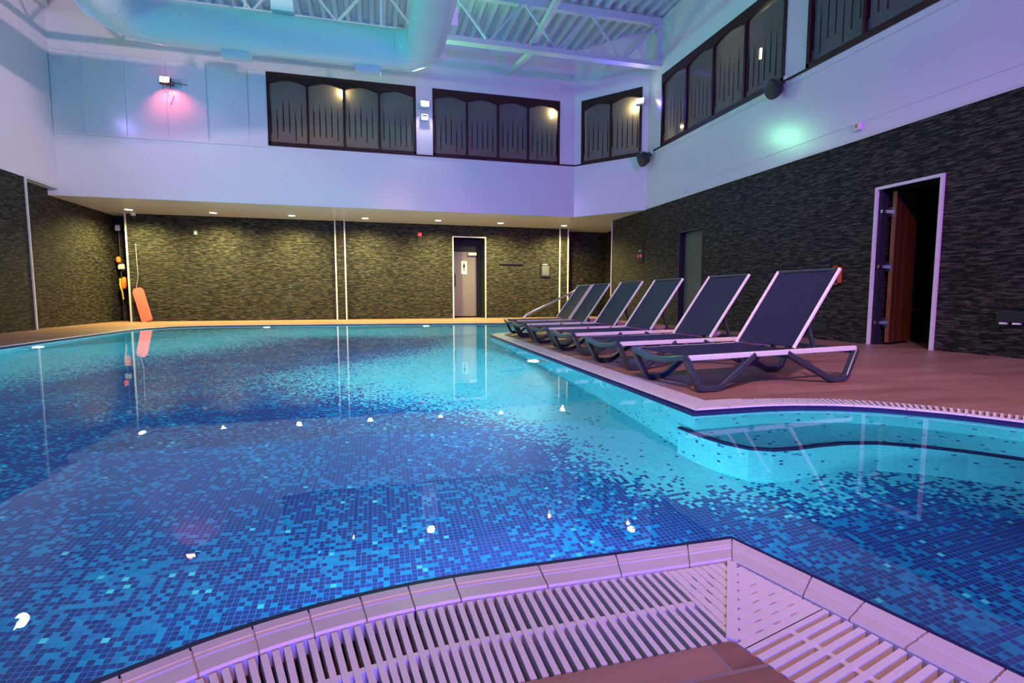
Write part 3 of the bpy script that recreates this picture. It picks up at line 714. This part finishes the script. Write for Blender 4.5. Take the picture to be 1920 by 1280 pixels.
# duct
ZD, YD, RD = 5.02, 9.85, .33
def arc_pts(cx, cy, r, a0, a1, n=5): return [(cx+r*math.cos(R(a0+(a1-a0)*i/n)), cy+r*math.sin(R(a0+(a1-a0)*i/n)), ZD) for i in range(n+1)]
path = [(-3.85, 4.0, ZD)] + arc_pts(-3.85+.62, YD-.62, .62, 180, 90, 3) + arc_pts(.92-.5, YD-.5, .5, 90, 0, 3) + [(.92, 4.0, ZD)]
e = empty('air_duct', (0, YD, ZD)); tag(e, 'large round pale ventilation duct bent in a U below the roof', 'air duct')
def D_(o): o.location = (0, -YD, -ZD); return o
bm = nb(); sweep(bm, path, circ(RD, 32)); D_(build('pipe', bm, M['duct'], e, smooth=True))
for i in (1, 2, 3, 4, 5, 6, 7, 8):
    p = Vector(path[i]); a = Vector(path[i-1]); b_ = Vector(path[i+1]); t = ((p-a).normalized()+(b_-p).normalized()).normalized()
    bm = nb(); sweep(bm, [p-t*.012, p+t*.012], circ(RD+.008, 32)); D_(build('seam_ring', bm, M['duct'], e, smooth=True))
for xg in (-2.2, -.07):
    bm = nb(); box(bm, (xg-.22, YD-.02, 4.60), (xg+.22, YD+.16, 4.86), None, .006); D_(build('outlet_box', bm, M['duct'], e))
    bm = nb(); box(bm, (xg-.20, YD, 4.592), (xg+.20, YD+.14, 4.60)); D_(build('grille', bm, M['metalwhite'], e))
bm = nb(); box(bm, (-1.58, YD-.30, 5.30), (-1.24, YD-.05, 5.48)); D_(build('vent_nozzle', bm, M['duct'], e)); 
bm = nb(); box(bm, (-1.57, YD-.06, 5.40), (-1.25, YD-.02, 5.49)); D_(build('nozzle_mouth', bm, M['black'], e))
bm = nb(); box(bm, (1.20, YD-1.1, 5.02), (1.38, YD-.75, 5.32)); D_(build('side_nozzle', bm, M['duct'], e))

# ------------------------------------------------------------------ downlights
proto = None
nm = ['above the left recess beside the dome camera', 'second from the left along the back soffit', 'third from the left, left of the narrow pier', 'fourth from the left, just right of the narrow pier',
      'just left of the toilet door on the soffit', 'just right of the toilet door on the soffit', 'rightmost one, above the right slate pier']
for k, (x, y) in enumerate(DOWN):
    if proto is None:
        e = empty('downlight', (x, y, ZS)); proto = e
        bm = nb(); lathe(bm, [(.10, -.001), (.10, -.010), (.078, -.014), (.076, -.001)]); build('trim_ring', bm, M['signwhite'], e, smooth=True)
        bm = nb(); lathe(bm, [(.074, -.002), (.074, -.011), (.03, -.013)]); build('lens', bm, M['downglow'], e, smooth=True)
    else:
        e = copy_tree(proto); e.location = (x, y, ZS)
    tag(e, 'round warm white downlight, ' + nm[k], 'downlight', 'downlights in the back soffit')

# ------------------------------------------------------------------ wall flood lights
def flood(loc, rz, glow, label, arm=True, tilt=-20):
    e = empty('flood_light', loc, rz); tag(e, label, 'flood light', 'colour flood lights on the walls')
    Mt = I((0, -.16, 0)) @ Matrix.Rotation(R(tilt), 4, 'X')
    bm = nb(); box(bm, (-.10, -.03, -.075), (.10, .03, .075), Mt, .008)
    for i in range(5): box(bm, (-.08+.04*i-.006, .03, -.06), (-.08+.04*i+.006, .055, .06), Mt)
    build('housing', bm, M['black'] if arm else M['metalwhite'], e)
    bm = nb(); box(bm, (-.085, -.036, -.062), (.085, -.030, .062), Mt); build('lens', bm, glow, e)
    bm = nb(); tube(bm, [(-.115, -.16, 0), (-.115, -.03, -.03), (-.05, -.005, -.03), (.05, -.005, -.03), (.115, -.03, -.03), (.115, -.16, 0)], .009, 6); build('bracket', bm, M['black'] if arm else M['metalwhite'], e)
    if arm:
        bm = nb(); tube(bm, [(-.04, -.15, -.07), (-.05, -.1, -.16), (0, -.05, -.21), (.05, -.08, -.12), (.07, -.1, -.07)], .005, 6); tube(bm, [(.07, -.1, -.07), (.09, -.02, -.25), (.03, -.01, -.42)], .005, 6); build('cable', bm, M['black'], e)
        bm = nb(); tube(bm, [(.10, -.02, .02), (.36, -.02, .0)], .006, 6); build('rod', bm, M['black'], e)
    return e
flood((-4.06, YF, 4.97), 0, M['redglow'], 'small glowing red flood light on the white boarding of the back wall')
flood((1.15, YF, 4.98), 0, M['whiteglow'], 'bright violet white flood light between the two back gallery windows', False)
flood((6.0, 11.08, 5.03), R(-45), M['whiteglow'], 'bright violet white flood light between the angled window and the right wall', False)
flood((XL, 9.95, 4.75), R(90), M['whiteglow'], 'white flood light on the left wall seen mirrored in the pool', False)
spot('flood_red', (-4.06, YF-.25, 4.90), (-4.0, YF, 4.45), (1, .12, .16), 30, 125, .8, .05)
point('flood_red_spill', (-4.06, YF-.22, 5.02), (1, .16, .22), 1.2, .04)
spot('flood_pillar', (1.15, YF-.24, 4.95), (1.15, YF-.02, 4.3), (.86, .72, 1), 34, 90, .8, .04)
spot('flood_pillar_room', (1.15, YF-.26, 4.98), (2.5, 4, 3.6), (.26, 1.0, .45), 225, 165, .9, .09)
spot('flood_corner_room', (5.86, 10.9, 5.0), (0, 6, 3.6), (.10, .04, 1), 195, 165, .9, .09)
spot('flood_left_room', (XL+.24, 9.95, 4.72), (0, 9.4, 3.2), (.36, .30, 1), 200, 172, .9, .10)
# white bracket box below the pillar flood
e = empty('junction_box', (1.15, YF, 4.72)); tag(e, 'small grey junction box under the bright flood light between the back windows', 'junction box')
bm = nb(); box(bm, (-.08, -.10, -.07), (.08, 0, .07), None, .008); build('housing', bm, M['metalwhite'], e)
bm = nb(); box(bm, (-.06, -.104, .02), (.06, -.10, .05)); build('vent_strip', bm, M['black'], e)

# ------------------------------------------------------------------ speakers, boxes, cameras on walls
def speaker(loc, sc, label):
    e = empty('wall_speaker', loc, R(-90)); tag(e, label, 'speaker', 'black wall speakers')
    bm = nb(); Mt = I((0, -.20*sc, -.02)) @ Matrix.Rotation(R(22), 4, 'X') @ Matrix.Rotation(R(90), 4, 'X')
    lathe(bm, [(.07*sc, -.15*sc), (.12*sc, -.12*sc), (.155*sc, -.02*sc), (.165*sc, .05*sc), (.155*sc, .09*sc), (.10*sc, .115*sc), (.02, .12*sc)], Mt @ Matrix.Diagonal((1, 1.18, 1, 1)), 24)
    build('cabinet', bm, M['black'], e, smooth=True)
    bm = nb(); tube(bm, [(0, -.12*sc, 0), (.06, -.03, .06), (.06, 0, .10)], .02, 8, (1, 0, 0)); build('bracket', bm, M['black'], e)
    bm = nb(); box(bm, (.02, -.02, .06), (.12, 0, .16), None, .004); build('wall_plate', bm, M['signwhite'], e)
    return e
speaker((XR, 6.88, 3.80), .78, 'round black speaker under the right wall gallery window, nearer the camera')
speaker((XR-.03, 10.78, 3.74), .88, 'round black speaker near the back right corner, below the angled window')
def smallbox(nm, loc, label, cat, a, b_, m, front=None, fm=None, rz=R(-90), group=None):
    e = empty(nm, loc, rz); tag(e, label, cat, group)
    bm = nb(); box(bm, a, b_, None, .006); build('housing', bm, m, e)
    if front: bm = nb(); box(bm, *front); build('front_plate', bm, fm, e)
    return e
smallbox('sensor_box', (XR, 5.5, 2.80), 'small white sensor box with a red dot above the sauna door side', 'sensor', (-.045, -.05, -.05), (.045, 0, .05), M['signwhite'], ((-.02, -.054, -.02), (.01, -.05, .03)), M['red'])
smallbox('sensor_box', (XR, 9.34, 2.76), 'small white sensor box on the right wall over the grey door', 'sensor', (-.04, -.05, -.045), (.04, 0, .045), M['signwhite'], ((-.02, -.054, -.01), (.01, -.05, .02)), M['inkgrey'])
e = empty('security_camera', (-5.62, 14.42, ZS)); tag(e, 'small white dome camera hanging from the soffit near the left corner', 'security camera')
bm = nb(); lathe(bm, [(.055, 0), (.055, -.06), (.05, -.075)]); build('base', bm, M['signwhite'], e, smooth=True)
bm = nb(); lathe(bm, [(.045, -.075), (.042, -.10), (.028, -.122), (.005, -.13)]); build('dome', bm, M['black'], e, smooth=True)
smallbox('motion_sensor', (-4.35, YB, 2.2), 'tiny grey sensor on the back slate wall near the left downlights', 'sensor', (-.035, -.04, -.05), (.035, 0, .05), M['inkgrey'], ((-.015, -.044, -.02), (.015, -.04, .01)), M['signwhite'], 0)
smallbox('fire_alarm', (1.18, YB, 2.33), 'small red fire alarm sounder high on the back wall left of the toilet door', 'fire alarm', (-.055, -.04, -.055), (.055, 0, .055), M['red'], ((-.03, -.05, -.03), (.03, -.04, .03)), M['coral'], 0)
# socket
e = empty('wall_socket', (XR, 3.66, .40), R(-90)); tag(e, 'black weatherproof double socket low on the right slate wall', 'socket')
bm = nb(); box(bm, (-.12, -.06, -.05), (.12, 0, .06), None, .008); build('housing', bm, M['black'], e)
for x in (-.055, .055): build('gland', bbox((x-.03, -.065, -.07), (x+.03, -.02, -.05), None, .004), M['signwhite'], e)
e = empty('air_vent', (XR, 5.98, .18), R(-90)); tag(e, 'black ventilation grille low on the slate wall left of the sauna door', 'air vent')
build('frame', bbox((-.16, -.015, -.07), (.16, 0, .07)), M['black'], e)
for i in range(5): build('louvre', bbox((-.14, -.024, -.055+.024*i), (.14, -.014, -.045+.024*i)), M['resin'], e)
# sauna sand timer frame
e = empty('sand_timer', (XR, 5.70, .90), R(-90)); tag(e, 'orange wooden sand timer on the slate wall behind the nearest lounger', 'timer')
bm = nb(); box(bm, (-.055, -.05, -.13), (-.038, 0, .13)); box(bm, (.038, -.05, -.13), (.055, 0, .13)); box(bm, (-.055, -.05, .11), (.055, 0, .13)); box(bm, (-.055, -.05, -.13), (.055, 0, -.11)); build('frame', bm, M['timber'], e)
bm = nb(); lathe(bm, [(.02, -.10), (.022, -.05), (.005, 0), (.022, .05), (.02, .10)], I((0, -.028, 0)), 12); build('glass_tube', bm, M['black'], e, smooth=True)
# signs
e = empty('wall_sign', (XR, 11.2, 1.61), R(-90)); tag(e, 'small dark sign with two red pictograms on the right slate wall', 'sign')
build('board', bbox((-.15, -.015, -.19), (.15, 0, .19)), M['signdark'], e)
build('header_print', bbox((-.06, -.018, .07), (.06, -.015, .11)), M['inkgrey'], e)
for x in (-.06, .06):
    bm = nb(); lathe(bm, [(.045, 0), (.045, .004)], I((x, -.015, -.03)) @ Matrix.Rotation(R(90), 4, 'X'), 16); r = build('pictogram', bm, M['red'], e)
    build('pictogram_mark', bbox((x-.012, -.023, -.055), (x+.012, -.0195, -.005)), M['signwhite'], r)
e = empty('rules_board', (4.85, YB, 1.40)); tag(e, 'black framed notice board with grey lines of text by the right pier', 'notice')
build('frame', bbox((-.16, -.03, -.20), (.16, 0, .20)), M['signdark'], e)
bm = nb(); box(bm, (-.12, -.033, -.165), (.12, -.030, .13)); build('sheet', bm, simple('notice_sheet', (.035, .04, .06), .5), e)
bm = nb(); box(bm, (-.09, -.034, .155), (.05, -.03, .175)); build('header_print', bm, M['signwhite'], e)
bm = nb()
for i in range(11): box(bm, (-.105, -.036, .105-.024*i), (.10-.05*random.random(), -.033, .111-.024*i))
build('text_lines', bm, M['inkgrey'], e)
e = empty('hook_rail', (3.80, YB, 1.575)); tag(e, 'black rail with four small coat hooks on the back wall', 'hook rail')
build('rail', bbox((-.36, -.03, -.03), (.36, 0, .03), None, .006), M['black'], e)
for x in (-.2, -.02, .15, .32):
    bm = nb(); tube(bm, [(x, -.03, .012), (x, -.055, .004), (x, -.06, .018)], .008, 6, (1, 0, 0)); build('hook', bm, M['chrome'], e)

# ------------------------------------------------------------------ doors
def frame3(bm, u0, u1, z1, t, dpt, Mx):   # local u, y, z
    box(bm, (u0-t, -dpt, 0), (u0, .02, z1+t), Mx); box(bm, (u1, -dpt, 0), (u1+t, .02, z1+t), Mx); box(bm, (u0, -dpt, z1), (u1, .02, z1+t), Mx)
# toilet door set back in the niche
e = empty('door_1', (0, YB, 0)); tag(e, 'grey toilet door set back in a pale framed niche of the back wall', kind='structure')
bm = nb(); frame3(bm, 2.12, 3.02, 2.28, .035, .015, Matrix()); build('niche_trim', bm, M['trim'], e)
lf = build('leaf', bbox((2.16, .50, .04), (2.92, .55, 1.93)), M['greydoor'], e)
bm = nb(); box(bm, (2.86, .48, 0), (3.02, .60, 2.28)); box(bm, (2.12, .48, 1.95), (2.87, .60, 2.28)); build('frame', bm, M['signdark'], e)
bm = nb(); box(bm, (2.20, .44, .92), (2.24, .47, 1.28), None, .008); box(bm, (2.21, .46, .95), (2.23, .50, .98)); box(bm, (2.21, .46, 1.22), (2.23, .50, 1.25)); build('handle', bm, M['black'], lf)
bm = nb(); box(bm, (2.62, .42, 1.82), (2.86, .50, 1.90), None, .006); build('door_closer', bm, M['trim'], lf)
sg = build('pictogram_plate', bbox((2.41, .49, 1.28), (2.58, .50, 1.66)), M['signwhite'], lf)
bm = nb(); lathe(bm, [(.017, 0), (.017, .004)], I((2.495, .49, 1.59)) @ Matrix.Rotation(R(90), 4, 'X'), 14)
prism(bm, [(2.47, .486, 1.565), (2.52, .486, 1.565), (2.53, .486, 1.50), (2.512, .486, 1.47), (2.505, .486, 1.36), (2.485, .486, 1.36), (2.478, .486, 1.47), (2.46, .486, 1.50)], (0, .004, 0)); build('pictogram', bm, M['signdark'], sg)
wall('wall_niche_left', 0, 2.06, 2.12, YB+.01, YB+.9, 0, 2.28, [], M['slate'], 'slate side of the toilet door niche')
strip_box('ceiling_niche', (2.12, YB+.0, 2.28), (3.02, YB+.6, 2.34), M['soffit'], 'grey top of the toilet door niche')
strip_box('wall_niche_back', (2.0, YB+.6, 0), (3.1, YB+.68, 2.5), M['signdark'], 'dark wall closing the toilet door niche')
# grey door on the right wall
e = empty('door_2', (XR, 0, 0)); tag(e, 'plain olive grey door recessed in the right slate wall', kind='structure')
build('leaf', bbox((.12, D2[0]+.02, 0), (.17, D2[1]-.02, D2[3])), M['olivedoor'], e)
bm = nb(); frame3(bm, -D2[1], -D2[0], D2[3], .02, .008, MR @ I((0, 0, 0))); o = build('frame', bm, M['resin'], e); o.location = (-XR, 0, 0)
build('reveal', bbox((.0, D2[1]-.02, 0), (.30, D2[1], D2[3])), M['signdark'], e)
# alcove door
e = empty('door_3', (7.0, 13.9, 0)); tag(e, 'dim grey door in the side of the right alcove', kind='structure')
build('leaf', bbox((-.02, -.5, 0), (.02, .6, 2.0)), M['olivedoor'], e)
build('head_trim', bbox((-.03, -.5, 2.0), (.02, .6, 2.05)), M['trim'], e)
# sauna
e = empty('door_4', (XR, SAU[1], 0)); tag(e, 'open sauna doorway with pale frame and red brown wooden door', kind='structure')
bm = nb(); frame3(bm, -SAU[1], -SAU[0], SAU[3], .035, .03, MR); o = build('frame', bm, M['trim'], e); o.location = (-XR, -SAU[1], 0)
th = R(19); Mt = I((.10, -.10, 0)) @ Matrix.Rotation(th, 4, 'Z')
bm = nb(); box(bm, (0, -.045, .03), (.66, 0, SAU[3]-.03), Mt); lf = build('leaf', bm, M['saunawood'], e)
for d_ in lf.data.uv_layers[0].data: d_.uv = (d_.uv[1], d_.uv[0])
for z in (.28, .98, 1.66):
    bm = nb(); box(bm, (-.02, -.075, z-.02), (.12, -.05, z+.02)); box(bm, (.10, -.13, z-.055), (.13, -.06, z+.055)); build('hinge', bm, M['chrome'], e)
build('jamb_board', bbox((0.0, -.045, 0), (.1, 0, SAU[3])), M['signdark'], e)
for nm_, a, b_, lb in (('wall_sauna_back', (8.0, 3.3, 0), (8.1, 5.95, 2.2), 'dark wood back wall of the sauna'), ('wall_sauna_left', (XR+.3, 5.85, 0), (8.0, 5.95, 2.2), 'dark wood left wall of the sauna'),
                   ('wall_sauna_right', (XR+.3, 3.3, 0), (8.0, 3.4, 2.2), 'dark wood right wall of the sauna'), ('ceiling_sauna', (XR+.3, 3.3, 2.2), (8.1, 5.95, 2.3), 'sauna ceiling boards')):
    strip_box(nm_, a, b_, M['saunawood'] if 'ceil' not in nm_ else M['dark_wood'], lb)
e = empty('sauna_bench', (7.5, 4.6, 0)); tag(e, 'dim wooden bench inside the open sauna', 'bench')
bm = nb()
for i in range(4): box(bm, (-.38+.19*i, -1.15, .42), (-.38+.19*i+.16, 1.15, .46))
build('seat', bm, M['saunawood'], e)
for y in (-1.1, -.1, .9): build('leg', bbox((-.36, y, 0), (-.28, y+.08, .42)), M['dark_wood'], e)

# ------------------------------------------------------------------ rescue gear left
e = empty('rescue_pole', (-6.18, 15.0, 0)); tag(e, 'black telescopic reaching pole upright in the left corner', 'rescue pole')
bm = nb(); tube(bm, [(0, 0, 0), (0, 0, 2.35)], .022, 10, (0, 1, 0)); build('shaft', bm, M['black'], e)
bm = nb(); box(bm, (-.05, -.07, 2.24), (.05, .0, 2.38), None, .01); build('end_cap', bm, M['signwhite'], e)
e = empty('throw_ring', (-6.18, 14.90, 1.52)); tag(e, 'small orange grip float strapped high on the reaching pole', 'float')
bm = nb(); lathe(bm, [(.02, -.08), (.05, -.05), (.055, .03), (.03, .08)], None, 14); build('float_body', bm, M['orange'], e, smooth=True)
e = empty('instruction_sign', (-6.14, 14.94, 1.36)); tag(e, 'small white instruction sign on the pole between two orange floats', 'sign')
build('plate', bbox((-.07, -.012, -.06), (.07, 0, .06)), M['signwhite'], e)
bm = nb(); [box(bm, (-.05, -.015, .03-.025*i), (.04, -.012, .038-.025*i)) for i in range(3)]; build('text_lines', bm, M['inkgrey'], e)
e = empty('throw_bag', (-6.10, 14.92, .95)); tag(e, 'orange throw bag with a yellow rope hanging on the reaching pole', 'throw bag')
bm = nb(); lathe(bm, [(.025, -.15), (.06, -.12), (.08, 0), (.07, .10), (.03, .15)], Matrix.Rotation(R(8), 4, 'Y'), 16); build('bag', bm, M['orange'], e, smooth=True)
bm = nb(); tube(bm, [(-.05, -.07, .12), (-.055, -.08, -.05), (-.02, -.08, -.2), (-.01, -.06, -.40)], .016, 8, (1, 0, 0)); build('rope', bm, M['yellow'], e)
e = empty('rescue_float', (-5.42, 14.30, 0), 0); tag(e, 'long coral red rescue float leaning on the back slate wall', 'rescue float')
Mt = Matrix.Rotation(R(-17), 4, 'Y') @ Matrix.Rotation(R(-13), 4, 'X')
bm = nb()
prism(bm, [Mt @ Vector(p) for p in ((-.11, 0, .05), (-.07, 0, .015), (.07, 0, .015), (.11, 0, .05), (.11, 0, .82), (.07, 0, .88), (-.07, 0, .88), (-.11, 0, .82))], Mt.to_3x3() @ Vector((0, .07, 0)))
build('foam_body', bm, M['coral'], e)
bm = nb(); tube(bm, [Mt @ Vector((-.03, .035, .87)), (-.22, .24, 1.1), (-.24, .26, 1.9)], .006, 6, (1, 0, 0)); build('cord', bm, M['inkgrey'], e)

# ------------------------------------------------------------------ handrail
e = empty('pool_handrail', (3.4, 11.55, 0)); tag(e, 'slanted polished steel handrail at the pool steps behind the loungers', 'handrail')
bm = nb(); tube(bm, [(-.14, -.05, 0), (-.10, -.05, .13), (-.02, -.05, .20), (1.15, -.05, .74), (1.24, -.05, .76), (1.32, -.05, .72), (1.36, -.05, .60), (1.38, -.05, 0)], .024, 12, (0, 1, 0)); build('rail', bm, M['chrome'], e, smooth=True)
bm = nb(); 

for x in (-.14, 1.38):
    bm = nb(); lathe(bm, [(.05, 0), (.05, .012), (.03, .02)], I((x, -.05, 0)), 16); build('floor_flange', bm, M['chrome'], e)
# ------------------------------------------------------------------ pool lamps
plab = ['round pool lamp glowing under water at the left wall', 'round pool lamp at the far wall left of the narrow pier', 'round pool lamp at the far wall left of the toilet door', 'bright round pool lamp under the coping beside the loungers',
        'added unseen lamp under the near coping', 'added unseen lamp at the near end of the left wall', 'added unseen lamp inside the shallow bay']
for k, (x, y, z, dx, dy) in enumerate(POOL[:4]):
    a = math.atan2(dy, dx)
    if abs(dx) > abs(dy): a = 0 if dx > 0 else math.pi
    else: a = math.pi/2 if dy > 0 else -math.pi/2
    e = empty('pool_lamp', (x, y, z), a); tag(e, plab[k], 'pool lamp', 'underwater lamps of the pool')
    Mt = Matrix.Rotation(R(90), 4, 'Y')
    bm = nb(); lathe(bm, [(.10, -.10), (.10, .012), (.075, .016), (.072, -.08)], Mt, 24); build('bezel', bm, M['chrome'], e, smooth=True)
    bm = nb(); lathe(bm, [(.070, 0), (.066, .012), (.04, .018), (.01, .02)], Mt, 24); build('lens', bm, M['poolglow'], e, smooth=True)

# ------------------------------------------------------------------ sun loungers
LW = .56
def lounger():
    e = empty('sun_lounger')
    for t in (0, LW):
        sg = 1 if t == 0 else -1; tt = t+sg*.0
        bm = nb(); sweep(bm, [(-.17, tt, .222), (1.285, tt, .238)], rrect(.013, .0175, .004), (0, 0, 1)); build('side_rail', bm, M['cream'], e)
        bm = nb(); sweep(bm, [(-.185, tt, .215), (-.085, tt, .030), (-.05, tt, .0225), (.05, tt, .0225), (.085, tt, .035), (.355, tt, .225)], rrect(.019, .0215), (0, 1, 0)); build('leg', bm, M['resin'], e)
        bm = nb(); sweep(bm, [(.635, tt, .225), (1.03, tt, .035), (1.07, tt, .0225), (1.17, tt, .0225), (1.205, tt, .040), (1.295, tt, .225)], rrect(.019, .0215), (0, 1, 0)); build('leg', bm, M['resin'], e)
    for x, z in ((.35, .208), (.66, .208)):
        build('crossbar', bbox((x-.015, .0, z-.02), (x+.015, LW, z)), M['resin'], e)
    # dipped foot board
    n = 10; bm = nb()
    pts = [(-.185-.012*math.sin(math.pi*i/n), LW*i/n, .228-.035*math.sin(math.pi*i/n)) for i in range(n+1)]
    sweep(bm, pts, rrect(.026, .017, .005), (0, 0, 1)); build('foot_board', bm, M['resin'], e, smooth=False)
    build('head_bar', bbox((1.27, .0, .20), (1.30, LW, .235)), M['resin'], e)
    # seat sling
    def slingmesh(p0, p1, inset, sag, nx=10, ny=8, th=.004):
        bm = nb(); p0, p1 = Vector(p0), Vector(p1); nrm = (p1-p0).cross(Vector((0, 1, 0))).normalized()
        if nrm.z > 0: nrm = -nrm
        top, bot = [], []
        for i in range(nx+1):
            r1_, r2_ = [], []
            for j in range(ny+1):
                u_, v_ = i/nx, j/ny
                p = p0.lerp(p1, u_) + Vector((0, inset+(LW-2*inset)*v_, 0)) + nrm*sag*math.sin(math.pi*v_)*(.35+.65*math.sin(math.pi*u_))
                r1_.append(bm.verts.new(p)); r2_.append(bm.verts.new(p+nrm*th))
            top.append(r1_); bot.append(r2_)
        for i in range(nx):
            for j in range(ny):
                bm.faces.new([top[i][j], top[i+1][j], top[i+1][j+1], top[i][j+1]]); bm.faces.new([bot[i][j], bot[i][j+1], bot[i+1][j+1], bot[i+1][j]])
        for i in range(nx):
            bm.faces.new([top[i][0], bot[i][0], bot[i+1][0], top[i+1][0]]); bm.faces.new([top[i][ny], top[i+1][ny], bot[i+1][ny], bot[i][ny]])
        for j in range(ny):
            bm.faces.new([top[0][j], top[0][j+1], bot[0][j+1], bot[0][j]]); bm.faces.new([top[nx][j], bot[nx][j], bot[nx][j+1], top[nx][j+1]])
        return bm
    build('seat', slingmesh((-.15, 0, .240), (.74, 0, .248), .012, .018), M['sling'], e, smooth=True)
    H0, H1 = Vector((.72, 0, .252)), Vector((1.12, 0, .80))
    bk = build('backrest', slingmesh(H0+Vector((.01, 0, .012)), H1-Vector((.012, 0, .016)), .034, .012), M['sling'], e, smooth=True)
    for t in (.02, LW-.02):
        bm = nb(); sweep(bm, [(H0.x, t, H0.z), (H1.x, t, H1.z)], rrect(.008, .011, .003), (0, 0, 1)); build('side_tube', bm, M['cream'], bk)
    bm = nb(); tube(bm, [(H1.x, .02, H1.z-.002), (H1.x, LW-.02, H1.z-.002)], .009, 8); build('top_bar', bm, M['resin'], bk)
    bm = nb()
    for t in (.10, LW-.10): sweep(bm, [(.915, t, .455), (1.02, t, .20)], rrect(.012, .014, .003), (0, 1, 0))
    tube(bm, [(.915, .03, .452), (.915, LW-.03, .452)], .009, 8); build('prop_frame', bm, M['resin'], e)
    return e
pr = lounger()
LG = [(2.03, 2.80, .095, 'nearest dark sling sun lounger with raised back, first of the row'), (2.07, 3.80, .06, 'second dark sling sun lounger from the camera'),
      (2.10, 4.86, .065, 'third dark sling sun lounger from the camera, its back in front of the olive door'), (2.13, 5.78, .07, 'fourth sun lounger from the camera, its raised back lit blue violet'),
      (2.16, 6.80, .055, 'fifth sun lounger from the camera, grey back partly over the alcove'), (2.26, 7.72, .04, 'farthest sun lounger at the tip of the deck by the handrail')]
for k, (x, y, a, lb) in enumerate(LG):
    e = pr if k == 0 else copy_tree(pr)
    e.location = (x, y, 0); e.rotation_euler = (0, 0, a); tag(e, lb, 'sun lounger', 'sun loungers in a row beside the pool')
